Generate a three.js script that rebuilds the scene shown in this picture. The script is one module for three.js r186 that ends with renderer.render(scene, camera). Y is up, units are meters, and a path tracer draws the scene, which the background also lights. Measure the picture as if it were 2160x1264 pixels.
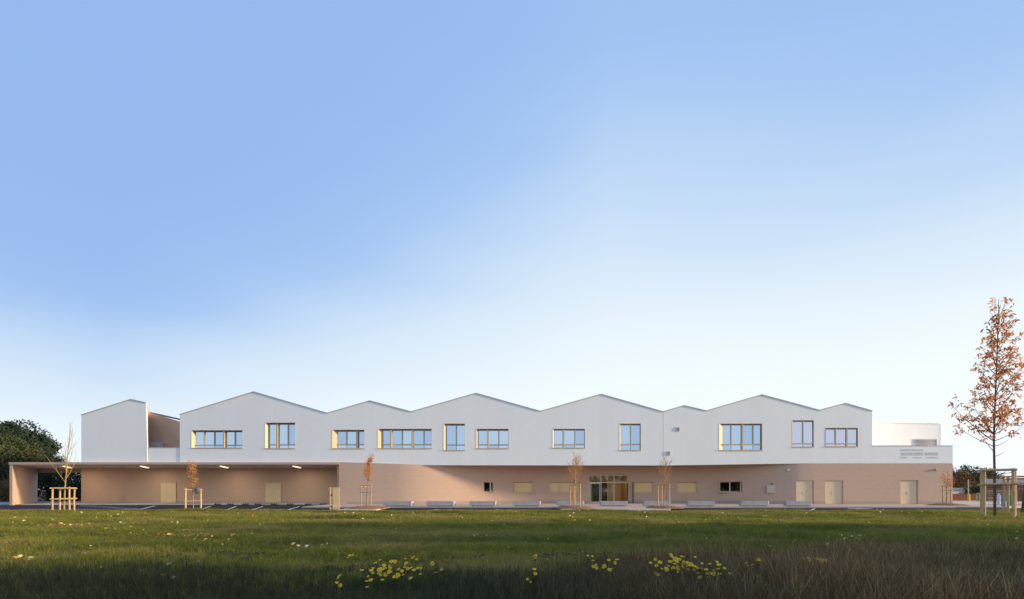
import * as THREE from 'three';
import { mergeGeometries } from 'three/addons/utils/BufferGeometryUtils.js';
import { FontLoader } from 'three/addons/loaders/FontLoader.js';
import { TextGeometry } from 'three/addons/geometries/TextGeometry.js';
import { RectAreaLightUniformsLib } from 'three/addons/lights/RectAreaLightUniformsLib.js';
import { RoundedBoxGeometry } from 'three/addons/geometries/RoundedBoxGeometry.js';

// ---------------------------------------------------------------- camera, sky, sun, exposure
const EYE = 1.45, F = 968, HORIZON = 1034, CX = 1080;          // photo pixels (2160 x 1264)
const scene = new THREE.Scene();
const camera = new THREE.PerspectiveCamera(2 * Math.atan(632 / F) * 180 / Math.PI, 2160 / 1264, 0.1, 2500);
camera.position.set(0, EYE, 0);
camera.lookAt(0, EYE, -10);
camera.setViewOffset(2160, 1264, 0, 632 - HORIZON, 2160, 1264);   // rising front: verticals stay vertical
camera.updateProjectionMatrix();

const renderer = new THREE.WebGLRenderer({ antialias: true });
renderer.setSize(1024, 599);
renderer.toneMapping = THREE.LinearToneMapping;
renderer.toneMappingExposure = 1.22;
renderer.shadowMap.enabled = true;
RectAreaLightUniformsLib.init();

const SUN_EL = 9 * Math.PI / 180, SUN_FRONT = 6.8 * Math.PI / 180;   // low sun, almost along the facade, from the right
const sunDir = new THREE.Vector3(Math.cos(SUN_EL) * Math.cos(SUN_FRONT), Math.sin(SUN_EL), Math.cos(SUN_EL) * Math.sin(SUN_FRONT));
{
  const W = 512, H = 256, data = new Float32Array(W * H * 4);
  const ss = (a, b, x) => { const t = Math.min(1, Math.max(0, (x - a) / (b - a))); return t * t * (3 - 2 * t); };
  const cell = (a, b) => { const q = Math.sin(a * 127.1 + b * 311.7) * 43758.5453; return q - Math.floor(q); };
  const cirrus = (x, y) => { const a = Math.floor(x), b = Math.floor(y), f = ss(0, 1, x - a), g = ss(0, 1, y - b); return (cell(a, b) * (1 - f) + cell(a + 1, b) * f) * (1 - g) + (cell(a, b + 1) * (1 - f) + cell(a + 1, b + 1) * f) * g; };
  const lin = (c) => (c /= 255) <= 0.04045 ? c / 12.92 : Math.pow((c + 0.055) / 1.055, 2.4);
  const EXP = 1.22, stops = [[0, [150, 184, 238]], [0.33, [170, 202, 244]], [0.6, [198, 222, 248]], [0.85, [226, 240, 252]]].map(([t, c]) => [t, c.map((v) => lin(v) / EXP)]); stops.push([1.05, [0.80, 0.86, 0.90]]);
  for (let j = 0; j < H; j++) for (let i = 0; i < W; i++) {
    const el = ((j + 0.5) / H - 0.5) * Math.PI, th = ((i + 0.5) / W - 0.5) * 2 * Math.PI;
    const x = Math.cos(el) * Math.cos(th), y = Math.sin(el), z = Math.cos(el) * Math.sin(th);
    const az = Math.acos(Math.max(-1, Math.min(1, (x * sunDir.x + z * sunDir.z) / Math.max(1e-6, Math.hypot(x, z) * Math.hypot(sunDir.x, sunDir.z))))) * 180 / Math.PI;
    const ang = Math.acos(Math.max(-1, Math.min(1, x * sunDir.x + y * sunDir.y + z * sunDir.z))) * 180 / Math.PI;
    const e = Math.max(0, el * 180 / Math.PI);
    const wisp = 3.5 * (cirrus(th * 2.2 + el * 3, el * 9) - 0.5) + 2 * (cirrus(th * 5 + 9 + el * 6, el * 22) - 0.5);
    const off = Math.max(0, Math.min(53, az - 85)), eTop = 40 + 12 * ss(42, 85, az) - 0.58 * off, range = 25 + 11 * ss(42, 85, az) - 0.36 * off;
    const raw = (eTop - e + 0.6 * wisp * (1 - ss(40, 70, e))) / range, t = 1.05 / (1 + Math.exp(-4.3 * (raw - 0.52)));
    const glow = 0.45 * Math.exp(-Math.pow(ang / 20, 2));
    let k = 0; while (k < 3 && t > stops[k + 1][0]) k++;
    const u = Math.min(1, Math.max(0, (t - stops[k][0]) / (stops[k + 1][0] - stops[k][0])));
    for (let c = 0; c < 3; c++) data[(j * W + i) * 4 + c] = stops[k][1][c] + (stops[k + 1][1][c] - stops[k][1][c]) * u + glow * [1, 0.82, 0.6][c];
    data[(j * W + i) * 4 + 3] = 1;
  }
  const sky = new THREE.DataTexture(data, W, H, THREE.RGBAFormat, THREE.FloatType);
  sky.mapping = THREE.EquirectangularReflectionMapping; sky.magFilter = THREE.LinearFilter; sky.minFilter = THREE.LinearFilter;
  sky.wrapS = THREE.RepeatWrapping; sky.needsUpdate = true;
  scene.background = sky; scene.environment = sky;
}
const sun = new THREE.DirectionalLight(new THREE.Color().setRGB(1, 0.75, 0.47), 5);
sun.position.copy(sunDir).multiplyScalar(120).add(new THREE.Vector3(0, 0, -30));
sun.target.position.set(0, 0, -30); scene.add(sun, sun.target);
sun.castShadow = true; sun.shadow.radius = 7;
Object.assign(sun.shadow.camera, { left: -80, right: 80, top: 60, bottom: -60, near: 1, far: 320 });
sun.shadow.mapSize.set(4096, 4096);

// ---------------------------------------------------------------- helpers
let seed = 20417;
const rnd = () => { seed |= 0; seed = seed + 0x6D2B79F5 | 0; let t = Math.imul(seed ^ seed >>> 15, 1 | seed); t = t + Math.imul(t ^ t >>> 7, 61 | t) ^ t; return ((t ^ t >>> 14) >>> 0) / 4294967296; };
const rr = (a, b) => a + (b - a) * rnd();
const gauss = () => Math.sqrt(-2 * Math.log(1 - rnd())) * Math.cos(6.2832 * rnd());
const V = (x, y, z) => new THREE.Vector3(x, y, z);
function hash(i, j) { let h = Math.imul(i, 374761393) + Math.imul(j, 668265263) | 0; h = Math.imul(h ^ h >>> 13, 1274126177); return ((h ^ h >>> 16) >>> 0) / 4294967296; }
function vnoise(x, y, period = 0) {
  const i = Math.floor(x), j = Math.floor(y), f = x - i, g = y - j, u = f * f * (3 - 2 * f), v = g * g * (3 - 2 * g);
  const m = (n) => period ? ((n % period) + period) % period : n;
  const a = hash(m(i), m(j)), b = hash(m(i + 1), m(j)), c = hash(m(i), m(j + 1)), d = hash(m(i + 1), m(j + 1));
  return a + (b - a) * u + (c - a) * v + (a - b - c + d) * u * v;
}
const Z0 = 44, fx = (px, z = Z0) => (px - CX) * z / F, fy = (py, z = Z0) => EYE + (HORIZON - py) * z / F;   // photo pixel -> metres on the plane at distance z
const taken = {};
function numbered(n) { if (!(n in taken)) { taken[n] = 0; return n; } return n + '_' + String(++taken[n]).padStart(3, '0'); }
function shade(o) { o.traverse((m) => { if (m.isMesh) { m.castShadow = true; m.receiveShadow = true; } }); return o; }
function tag(o, label, category, group, kind) {
  o.userData.label = label; if (category) o.userData.category = category; if (group) o.userData.group = group; if (kind) o.userData.kind = kind;
  return o;
}
function thing(name, label, category, x = 0, y = 0, z = 0, turn = 0, group) {
  const g = new THREE.Group(); g.name = numbered(name); g.position.set(x, y, z); g.rotation.y = turn; scene.add(g);
  return tag(g, label, category, group);
}
function metreUV(g) {                                      // uv in metres, from the way each face points
  if (g.index) g = g.toNonIndexed();
  if (!g.attributes.normal) g.computeVertexNormals();
  const p = g.attributes.position, n = g.attributes.normal, uv = new Float32Array(p.count * 2);
  for (let i = 0; i < p.count; i++) {
    const ax = Math.abs(n.getX(i)), ay = Math.abs(n.getY(i)), az = Math.abs(n.getZ(i));
    const [u, v] = ay > ax && ay > az ? [p.getX(i), p.getZ(i)] : ax > az ? [p.getZ(i), p.getY(i)] : [p.getX(i), p.getY(i)];
    uv[2 * i] = u; uv[2 * i + 1] = v;
  }
  g.setAttribute('uv', new THREE.BufferAttribute(uv, 2));
  for (const k of Object.keys(g.attributes)) if (!['position', 'normal', 'uv', 'color'].includes(k)) g.deleteAttribute(k);
  return g;
}
function box(x0, x1, y0, y1, z0, z1) { const g = new THREE.BoxGeometry(Math.abs(x1 - x0), Math.abs(y1 - y0), Math.abs(z1 - z0)); g.translate((x0 + x1) / 2, (y0 + y1) / 2, (z0 + z1) / 2); return g; }
function rbox(x0, x1, y0, y1, z0, z1, r) { const g = new RoundedBoxGeometry(Math.abs(x1 - x0), Math.abs(y1 - y0), Math.abs(z1 - z0), 2, r); g.translate((x0 + x1) / 2, (y0 + y1) / 2, (z0 + z1) / 2); return g; }
function merge(list) { list = (Array.isArray(list) ? list : [list]).map(metreUV); return list.length > 1 ? mergeGeometries(list) : list[0]; }
function obj(name, geos, mat, parent = scene) {
  const m = new THREE.Mesh(merge(geos), mat); m.name = parent === scene ? numbered(name) : name; parent.add(m); m.castShadow = m.receiveShadow = true; return m;
}
function struct(name, geos, mat) { const m = obj(name, geos, mat); m.userData.kind = 'structure'; return m; }
// plan polygon [[x,z],...] extruded from y0 to y1
function plan(pts, y0, y1) {
  const s = new THREE.Shape(pts.map(([x, z]) => new THREE.Vector2(x, -z)));
  const g = new THREE.ExtrudeGeometry(s, { depth: y1 - y0, bevelEnabled: false }); g.rotateX(-Math.PI / 2); g.translate(0, y0, 0); return g;
}
// upright outline [[x,y],...] with holes, front face at z = zf, thickness d backwards
function upright(pts, zf, d, holes = []) {
  const s = new THREE.Shape(pts.map(([x, y]) => new THREE.Vector2(x, y)));
  for (const h of holes) s.holes.push(new THREE.Path(h.map(([x, y]) => new THREE.Vector2(x, y))));
  const g = new THREE.ExtrudeGeometry(s, { depth: d, bevelEnabled: false }); g.translate(0, 0, zf - d); return g;
}
function hexa(a, b) {                                      // 8 corners: a = 4 of one end (ccw seen from outside), b = the 4 opposite ones
  const p = [], q = (i, j, k, l) => { for (const v of [i, j, k, i, k, l]) p.push(v.x, v.y, v.z); };
  q(a[0], a[1], a[2], a[3]); q(b[3], b[2], b[1], b[0]);
  for (let i = 0; i < 4; i++) { const j = (i + 1) % 4; q(a[j], a[i], b[i], b[j]); }
  const g = new THREE.BufferGeometry(); g.setAttribute('position', new THREE.Float32BufferAttribute(p, 3)); g.computeVertexNormals(); return g;
}
function poly(list) {                                      // list of flat polygons (arrays of Vector3)
  const p = [];
  for (const f of list) for (let i = 1; i < f.length - 1; i++) for (const v of [f[0], f[i], f[i + 1]]) p.push(v.x, v.y, v.z);
  const g = new THREE.BufferGeometry(); g.setAttribute('position', new THREE.Float32BufferAttribute(p, 3)); g.computeVertexNormals(); return g;
}
function limb(a, b, r0, r1, seg = 6) {
  const d = b.clone().sub(a), g = new THREE.CylinderGeometry(r1, r0, d.length(), seg, 1);
  g.applyQuaternion(new THREE.Quaternion().setFromUnitVectors(V(0, 1, 0), d.clone().normalize())); g.translate((a.x + b.x) / 2, (a.y + b.y) / 2, (a.z + b.z) / 2); return g;
}
function path(pts, r0, r1, seg = 6) {                      // tapered tube along points
  const N = pts.length, pos = [], nor = [], idx = [];
  for (let i = 0; i < N; i++) {
    const t = pts[Math.min(N - 1, i + 1)].clone().sub(pts[Math.max(0, i - 1)]).normalize();
    const u = (Math.abs(t.y) < 0.9 ? V(0, 1, 0) : V(1, 0, 0)).cross(t).normalize(), w = t.clone().cross(u), r = r0 + (r1 - r0) * i / (N - 1);
    for (let k = 0; k <= seg; k++) { const a = 6.2832 * k / seg, n = u.clone().multiplyScalar(Math.cos(a)).addScaledVector(w, Math.sin(a)); nor.push(n.x, n.y, n.z); pos.push(pts[i].x + n.x * r, pts[i].y + n.y * r, pts[i].z + n.z * r); }
    if (i) for (let k = 0; k < seg; k++) { const a = (i - 1) * (seg + 1) + k, b = i * (seg + 1) + k; idx.push(a, a + 1, b, a + 1, b + 1, b); }
  }
  const g = new THREE.BufferGeometry(); g.setAttribute('position', new THREE.Float32BufferAttribute(pos, 3)); g.setAttribute('normal', new THREE.Float32BufferAttribute(nor, 3)); g.setIndex(idx); return g;
}
function tex(W, H, sx, sy, fn, srgb = true) {               // a tiling texture that covers sx by sy metres
  const d = new Uint8Array(W * H * 4);
  for (let j = 0; j < H; j++) for (let i = 0; i < W; i++) { const c = fn(i / W, j / H); for (let k = 0; k < 3; k++) d[(j * W + i) * 4 + k] = Math.max(0, Math.min(255, c[k] * 255)); d[(j * W + i) * 4 + 3] = 255; }
  const t = new THREE.DataTexture(d, W, H); t.wrapS = t.wrapT = THREE.RepeatWrapping; t.magFilter = THREE.LinearFilter; t.minFilter = THREE.LinearMipmapLinearFilter; t.generateMipmaps = true;
  if (srgb) t.colorSpace = THREE.SRGBColorSpace; t.repeat.set(1 / sx, 1 / sy); t.needsUpdate = true; return t;
}
const toS = (c) => c <= 0.0031308 ? 12.92 * c : 1.055 * Math.pow(c, 1 / 2.4) - 0.055;
const lc = (r, g, b) => new THREE.Color().setRGB(r, g, b);
const std = (r, g, b, rough = 0.8, o = {}) => new THREE.MeshStandardMaterial({ color: lc(r, g, b), roughness: rough, ...o });

// ---------------------------------------------------------------- materials
const M = {};
M.white = new THREE.MeshStandardMaterial({ roughness: 0.7, map: tex(512, 512, 19.2, 12.8, (u, v) => {
  const panel = hash(Math.floor(u * 16), 7) - 0.5, row = hash(Math.floor(u * 16), 31 + Math.floor(v * 4)) - 0.5;
  const n = vnoise(u * 64, v * 32, 64) - 0.5, s = vnoise(u * 256, v * 6, 256) - 0.5, edge = Math.abs((u * 16) % 1 - 0.5) > 0.487 ? -0.018 : 0;
  const a = 0.88 + 0.018 * panel + 0.01 * row + 0.012 * n + 0.006 * s + edge; return [toS(a * 0.97), toS(a), toS(a * 1.0)];
}) });
const brickTex = tex(512, 512, 2.4, 1.2, (u, v) => {
  const row = Math.floor(v * 16), f = (v * 16) % 1, b = u * 10 + (row % 2) * 0.5, bi = Math.floor(b) % 10, g = b % 1;
  const mortar = f < 0.16 || g < 0.05, t = hash(bi, row) - 0.5, n = vnoise(u * 128, v * 64, 128) - 0.5;
  const a = (mortar ? 0.92 : 1 + 0.06 * t) + 0.05 * n;
  return [toS(0.57 * a), toS(0.41 * a * (1 + 0.03 * t)), toS(0.312 * a)];
});
const brickBump = tex(256, 256, 2.4, 1.2, (u, v) => { const row = Math.floor(v * 16), f = (v * 16) % 1, g = (u * 10 + (row % 2) * 0.5) % 1; const a = f < 0.16 || g < 0.05 ? 0.2 : 0.8; return [a, a, a]; }, false);
M.brick = new THREE.MeshStandardMaterial({ roughness: 0.85, map: brickTex, bumpMap: brickBump, bumpScale: 0.002 });
M.render = new THREE.MeshStandardMaterial({ roughness: 0.9, map: tex(256, 256, 6, 6, (u, v) => { const a = 1 + 0.10 * (vnoise(u * 16, v * 16, 16) - 0.5) + 0.08 * (vnoise(u * 128, v * 128, 128) - 0.5); return [toS(0.58 * a), toS(0.42 * a), toS(0.32 * a)]; }) });
M.fascia = std(0.52, 0.40, 0.33, 0.7);
M.soffit = std(0.50, 0.40, 0.33, 0.75);
M.edge = std(0.48, 0.50, 0.52, 0.5, { metalness: 0.2 });
M.roof = std(0.42, 0.43, 0.45, 0.6);
M.beige = std(0.60, 0.46, 0.27, 0.5);
M.brownMetal = std(0.30, 0.215, 0.15, 0.5);
M.door = new THREE.MeshStandardMaterial({ roughness: 0.5, map: tex(128, 128, 3, 3, (u, v) => { const a = 1 + 0.05 * (vnoise(u * 16, v * 16, 16) - 0.5); return [toS(0.72 * a), toS(0.58 * a), toS(0.38 * a)]; }) });
M.shutter = std(0.86, 0.65, 0.35, 0.45);
M.mirrors = [[0.42, 0.55, 0.71], [0.38, 0.51, 0.68], [0.46, 0.58, 0.72], [0.36, 0.48, 0.66], [0.52, 0.55, 0.67], [0.48, 0.51, 0.63]].map((c, i) => new THREE.MeshPhysicalMaterial({ color: lc(...c), metalness: 1, roughness: 0.02 + 0.01 * (i % 4) }));
M.glass = new THREE.MeshPhysicalMaterial({ color: lc(0.92, 0.96, 0.95), roughness: 0.02, transmission: 1, ior: 1.6, thickness: 0 });
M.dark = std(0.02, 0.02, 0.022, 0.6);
M.darkMetal = std(0.05, 0.055, 0.06, 0.45);
M.steel = std(0.62, 0.58, 0.48, 0.4, { metalness: 0.2 });
M.louvre = std(0.52, 0.50, 0.50, 0.6);
M.letter = std(0.60, 0.61, 0.61, 0.5);
M.ochre = std(0.40, 0.25, 0.09, 0.6);
M.lobbyWall = std(0.62, 0.50, 0.34, 0.8);
M.lamp = new THREE.MeshStandardMaterial({ color: lc(0.9, 0.85, 0.75), emissive: lc(1, 0.78, 0.5), emissiveIntensity: 1.1, roughness: 0.4 });
const speckle = (r, g, b, n1, n2, s = 6) => tex(512, 512, s, s, (u, v) => { const a = 1 + n1 * (vnoise(u * 12, v * 12, 12) - 0.5) + n1 * (vnoise(u * 40, v * 40, 40) - 0.5) + n2 * (hash(Math.floor(u * 512), Math.floor(v * 512)) - 0.5); return [toS(r * a), toS(g * a), toS(b * a)]; });
M.asphalt = new THREE.MeshPhysicalMaterial({ roughness: 0.95, specularIntensity: 0.25, map: speckle(0.033, 0.027, 0.029, 0.45, 0.6) });
M.oldAsphalt = new THREE.MeshStandardMaterial({ roughness: 0.9, map: speckle(0.16, 0.155, 0.16, 0.3, 0.4) });
M.paving = new THREE.MeshStandardMaterial({ roughness: 0.85, map: speckle(0.56, 0.41, 0.31, 0.16, 0.2) });
M.plaza = new THREE.MeshStandardMaterial({ roughness: 0.8, map: speckle(0.36, 0.38, 0.41, 0.2, 0.2) });
M.kerb = new THREE.MeshStandardMaterial({ roughness: 0.8, map: speckle(0.42, 0.39, 0.37, 0.2, 0.25, 2) });
M.concrete = new THREE.MeshStandardMaterial({ roughness: 0.8, map: speckle(0.36, 0.365, 0.38, 0.18, 0.18, 2) });
M.paint = new THREE.MeshStandardMaterial({ roughness: 0.7, map: speckle(0.66, 0.66, 0.65, 0.5, 0.4, 1.5) });
M.rubber = std(0.018, 0.018, 0.019, 0.7);
M.mulch = new THREE.MeshStandardMaterial({ roughness: 0.95, vertexColors: true });
M.earth = new THREE.MeshStandardMaterial({ roughness: 1, map: speckle(0.20, 0.15, 0.10, 0.5, 0.4) });
const woodTex = tex(128, 256, 0.3, 1.2, (u, v) => { const a = 1 + 0.30 * (vnoise(u * 16, v * 4, 16) - 0.5) + 0.25 * (vnoise(u * 64, v * 8, 64) - 0.5), k = Math.max(0, vnoise(u * 6 + 40, v * 14, 0) - 0.78) * 2.5; return [toS(0.62 * a * (1 - k)), toS(0.41 * a * (1 - k)), toS(0.20 * a * (1 - k))]; });
M.wood = new THREE.MeshStandardMaterial({ roughness: 0.8, map: woodTex });
M.greyWood = new THREE.MeshStandardMaterial({ roughness: 0.85, map: tex(128, 256, 0.3, 1.2, (u, v) => { const a = 1 + 0.35 * (vnoise(u * 16, v * 4, 16) - 0.5) + 0.25 * (vnoise(u * 64, v * 8, 64) - 0.5); return [toS(0.42 * a), toS(0.33 * a), toS(0.25 * a)]; }) });
const barkOf = (r, g, b) => new THREE.MeshStandardMaterial({ roughness: 0.9, map: tex(64, 256, 0.2, 0.8, (u, v) => { const a = 1 + 0.5 * (vnoise(u * 16, v * 16, 16) - 0.5) + 0.3 * (vnoise(u * 32, v * 64, 64) - 0.5); return [toS(r * a), toS(g * a), toS(b * a)]; }) });
M.bark = barkOf(0.12, 0.085, 0.06);
M.barkYellow = barkOf(0.40, 0.29, 0.09);
M.barkOrange = barkOf(0.50, 0.26, 0.10);
M.barkTan = barkOf(0.34, 0.24, 0.14);
M.leaf = new THREE.MeshPhysicalMaterial({ roughness: 0.9, vertexColors: true, transmission: 0.45, thickness: 0 });
M.leafDark = new THREE.MeshStandardMaterial({ roughness: 0.9, vertexColors: true });
M.strap = std(0.03, 0.03, 0.03, 0.7);

// ================================================================ GROUND
struct('ground', plan([[-900, 300], [900, 300], [900, -900], [-900, -900]], -0.6, -0.02), M.earth);
struct('road', plan([[-95, -20], [45, -20], [45, -46], [38.5, -43], [38.5, -37.4], [-17.2, -37.4], [-17.2, -44.4], [-95, -44.4]], -0.3, 0), M.asphalt);
struct('parking_verge', plan([[-95, -44.404], [-16.4, -44.404], [-16.4, -56], [-95, -56]], -0.3, 0.05), M.plaza);
struct('pavement', plan([[-17.15, -37.38], [36, -37.38], [39.5, -36.6], [42.6, -37.8], [43.5, -41], [43.5, -62], [-17.15, -62]], -0.3, 0.10), M.paving);
{ // kerb stones along the pavement edge
  const k = new THREE.Group(); k.name = 'kerb'; k.userData.kind = 'structure'; scene.add(k);
  const mk = (x0, x1, zc) => obj('kerb_stone', rbox(x0 + 0.006, x1 - 0.006, -0.2, 0.112, zc - 0.08, zc + 0.08, 0.015), M.kerb, k);
  for (let x = -17; x < 35.9; x += 1) if (!(x > 4.5 && x < 10.8)) mk(x, x + 1, -37.28);
}
// islands with the young trees, and the apron in front of the entrance
const islandA = [[fx(712, 34), -37.4], [fx(716, 31), -29.6], [fx(790, 31), -29.6], [fx(812, 36), -37.4]];
const islandB = [[fx(1176, 36), -37.4], [fx(1190, 31), -29.6], [fx(1395, 31), -29.6], [fx(1432, 36), -37.4]];
struct('pavement', plan(islandA, -0.3, 0.09), M.paving);
struct('pavement', plan(islandB, -0.3, 0.09), M.paving);
struct('plaza', plan([[45.02, -20], [140, -20], [140, -46], [45.02, -46]], -0.3, 0.02), M.plaza);
struct('plaza', plan([[43.52, -46.02], [140, -46.02], [140, -120], [43.52, -120]], -0.3, 0.04), M.paving);
struct('path', plan([[48, -40], [70, -36], [90, -38], [90, -39.5], [70, -37.6], [49, -42]], 0.0, 0.03), M.oldAsphalt);
struct('path', plan([[46, -44], [66, -41], [90, -43], [90, -45], [66, -43], [47, -45.6]], 0.0, 0.03), M.oldAsphalt);
// road markings
function stripe(a, b, w, name = 'parking_line') {
  const A = V(fx(a[0], EYE * F / (a[1] - HORIZON)), 0, -EYE * F / (a[1] - HORIZON)), B = V(fx(b[0], EYE * F / (b[1] - HORIZON)), 0, -EYE * F / (b[1] - HORIZON));
  const d = B.clone().sub(A).normalize(), n = V(-d.z, 0, d.x).multiplyScalar(w / 2);
  const m = obj(name, plan([A.clone().add(n), B.clone().add(n), B.clone().sub(n), A.clone().sub(n)].map((p) => [p.x, p.z]), -0.01, 0.004), M.paint);
  m.userData.kind = 'structure'; return m;
}
for (const [a, b] of [[[410, 1079], [444, 1068.2]], [[468, 1079], [498, 1068.6]], [[522, 1079], [554, 1068.8]], [[595, 1079], [631, 1068.8]], [[297, 1074.4], [326, 1067.4]], [[171, 1067.4], [296, 1074]],
  [[905, 1079], [922, 1074.5]], [[1038, 1079], [1050, 1074.5]], [[1704, 1079], [1719, 1073.2]]]) stripe(a, b, 0.13);
stripe([40, 1074.6], [292, 1074.6], 0.16); stripe([414, 1080], [700, 1080], 0.10); stripe([1860, 1079], [1990, 1079], 0.12);
{ // wheelchair bay sign painted on the asphalt
  const z = 35.6, x = fx(1814, z), m = obj('parking_symbol', [plan([[x - 0.95, -z], [x - 0.5, -z - 0.5], [x + 0.2, -z - 0.25], [x + 0.95, -z - 0.3], [x + 0.9, -z + 0.1], [x + 0.25, -z + 0.35], [x - 0.45, -z + 0.35]], -0.01, 0.004), plan([[x + 0.1, -z - 0.7], [x + 0.5, -z - 0.8], [x + 0.55, -z - 0.45], [x + 0.15, -z - 0.4]], -0.01, 0.004)], M.paint);
  m.userData.kind = 'structure';
}

// ================================================================ SCHOOL BUILDING
const school = thing('school_building', 'long two-storey building with white zigzag gabled upper floor over a pinkish brown ground floor', 'building');
const P = (px, py) => [fx(px), fy(py)];
const FRONT = -44, DEEP = -66, BASE = 0.1;
// upper windows: x0, x1, y0, y1, left jamb width, transom y, mullions [x, strong]
const UP = [
  [404, 512, 908, 945, 3, 939, [[426.7], [448], [470, 1], [491.7]]],
  [559, 623, 892, 946, 6, 938, [[582.6, 1], [604.5]]],
  [701, 769, 907, 946, 9, 937.7, [[728.7], [752, 1]]],
  [797, 911, 905, 946, 9, 937.7, [[823.6, 1], [847], [869, 1], [893]]],
  [936, 981, 894, 950, 5, 938.4, [[961.8]]],
  [1005, 1073, 905, 946, 3.5, 938, [[1029, 1], [1052]]],
  [1166, 1234, 905, 945, 3.5, 938, [[1189, 1], [1213]]],
  [1307, 1352, 894, 950, 3, 937.7, [[1331]]],
  [1517, 1608, 894, 950, 9, 937.7, [[1543.6], [1567, 1], [1590]]],
  [1672, 1717, 887, 943, 2.5, 936, [[1695]]],
  [1741, 1810, 903, 942, 2, 936, [[1764], [1787.5, 1]]],
];
const rect = (x0, x1, y0, y1) => [P(x0, y0), P(x0, y1), P(x1, y1), P(x1, y0)];
const WT = 0.45;                                               // thickness of the upper wall
const zig = [[379, 875], [535, 827], [690, 872], [780, 846], [867, 869], [1004, 830], [1140, 868], [1268, 832], [1399, 869], [1443, 856], [1490, 867], [1607, 833], [1730, 866], [1783, 851], [1840, 867]];
{
  // main front: split at the expansion joint so that it is a real gap
  const wallL = [P(379, 981), ...zig.filter(([x]) => x < 1399).map((p) => P(...p)), P(1398.7, 869), P(1398.7, 982)];
  const wallR = [P(1399.4, 982), P(1399.4, 869), ...zig.filter(([x]) => x > 1399).map((p) => P(...p)), P(1840, 978), P(1690, 978)];
  obj('upper_wall', upright(wallL, FRONT, WT, UP.filter((w) => w[0] < 1399).map((w) => rect(...w.slice(0, 4)))), M.white, school);
  obj('upper_wall', upright(wallR, FRONT, WT, UP.filter((w) => w[0] > 1399).map((w) => rect(...w.slice(0, 4)))), M.white, school);
  obj('joint_cover', box(fx(1398), fx(1400), fy(981), fy(870.5), FRONT - 0.1, FRONT - 0.06), M.edge, school);
  obj('upper_wall', upright([P(1840.2, 978), P(1840.2, 941), P(2010, 941), P(2010, 978)], FRONT, WT), M.white, school);
  obj('upper_wall', upright([P(171, 981), P(171, 876), P(276, 843), P(308, 850), P(311.5, 981)], FRONT, 0.1), M.white, school);
  obj('parapet', upright([P(312.2, 981), P(312.2, 945), P(378.4, 945), P(378.4, 981)], FRONT - 0.05, 0.3), M.white, school);
  obj('parapet_cap', box(fx(312.2), fx(378.4), fy(945), fy(943.9), FRONT - 0.4, FRONT - 0.02), M.edge, school);
  // sides and backs
  obj('side_wall', box(fx(1840) - 0.3, fx(1840), fy(978), fy(867.5), FRONT - WT - 0.004, DEEP), M.white, school);
  obj('side_wall', box(fx(379), fx(379) + 0.3, fy(981), fy(875.5), FRONT - WT - 0.004, DEEP), M.white, school);
  obj('side_wall', box(fx(2010) - 0.3, fx(2010), fy(978), fy(941), FRONT - WT - 0.004, -60), M.white, school);
  obj('side_wall', box(fx(171), fx(171) + 0.3, fy(981), fy(876.5), FRONT - WT - 0.004, DEEP), M.white, school);
  obj('back_wall', upright([P(379, 1063), ...zig.map((p) => P(...p)), P(1840, 1063)], DEEP, 0.3), M.white, school);
  // zigzag roof: one sheet for each slope
  for (let i = 0; i + 1 < zig.length; i++) {
    const [a, b] = [P(...zig[i]), P(...zig[i + 1])], t = 0.14;
    obj('roof_slope', hexa([V(a[0], a[1], FRONT - 0.02), V(b[0], b[1], FRONT - 0.02), V(b[0], b[1] + t * 0.3, FRONT - 0.02), V(a[0], a[1] + t * 0.3, FRONT - 0.02)], [V(a[0], a[1], DEEP - 0.3), V(b[0], b[1], DEEP - 0.3), V(b[0], b[1] + t * 0.3, DEEP - 0.3), V(a[0], a[1] + t * 0.3, DEEP - 0.3)]), M.roof, school);
    obj('roof_edge', hexa([V(a[0], a[1] - 0.03, FRONT + 0.05), V(b[0], b[1] - 0.03, FRONT + 0.05), V(b[0], b[1] + 0.055, FRONT + 0.05), V(a[0], a[1] + 0.055, FRONT + 0.05)], [V(a[0], a[1] - 0.03, FRONT + 0.004), V(b[0], b[1] - 0.03, FRONT + 0.004), V(b[0], b[1] + 0.055, FRONT + 0.004), V(a[0], a[1] + 0.055, FRONT + 0.004)]), M.edge, school);
  }
  // first gable: its right flank turns back into the notch
  const q = (px, py, z) => V(fx(px, z), fy(py, z), -z);
  const L = V(...P(171, 876), FRONT - 0.02), R0 = V(...P(276, 843), FRONT - 0.02), E = V(...P(308, 850), FRONT - 0.02), E2 = q(315, 870, 46.6), R2 = V(-38.6, 10.15, -46.6), L2 = V(L.x, L.y, -46.6);
  const up = (v) => v.clone().add(V(0, 0.05, 0)), back = (v) => V(v.x, v.y, DEEP), low = (v) => V(v.x, Math.min(v.y, 8.2) - 0.6, -50);
  const slab = (a, b, c, d) => hexa([a, b, up(b), up(a)], [d, c, up(c), up(d)]);
  obj('roof_slope', [slab(L, R0, R2, L2), slab(L2, R2, low(R2), low(L2))], M.roof, school);
  obj('roof_slope', [slab(R0, E, E2, R2), slab(R2, E2, low(E2), low(R2))], M.roof, school);
  for (const [a, b] of [[L, R0], [R0, E]]) { const o = (v, dy, z) => V(v.x, v.y + dy, z); obj('roof_edge', hexa([o(a, -0.03, FRONT + 0.05), o(b, -0.03, FRONT + 0.05), o(b, 0.055, FRONT + 0.05), o(a, 0.055, FRONT + 0.05)], [o(a, -0.03, FRONT + 0.004), o(b, -0.03, FRONT + 0.004), o(b, 0.055, FRONT + 0.004), o(a, 0.055, FRONT + 0.004)]), M.edge, school); }
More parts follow.
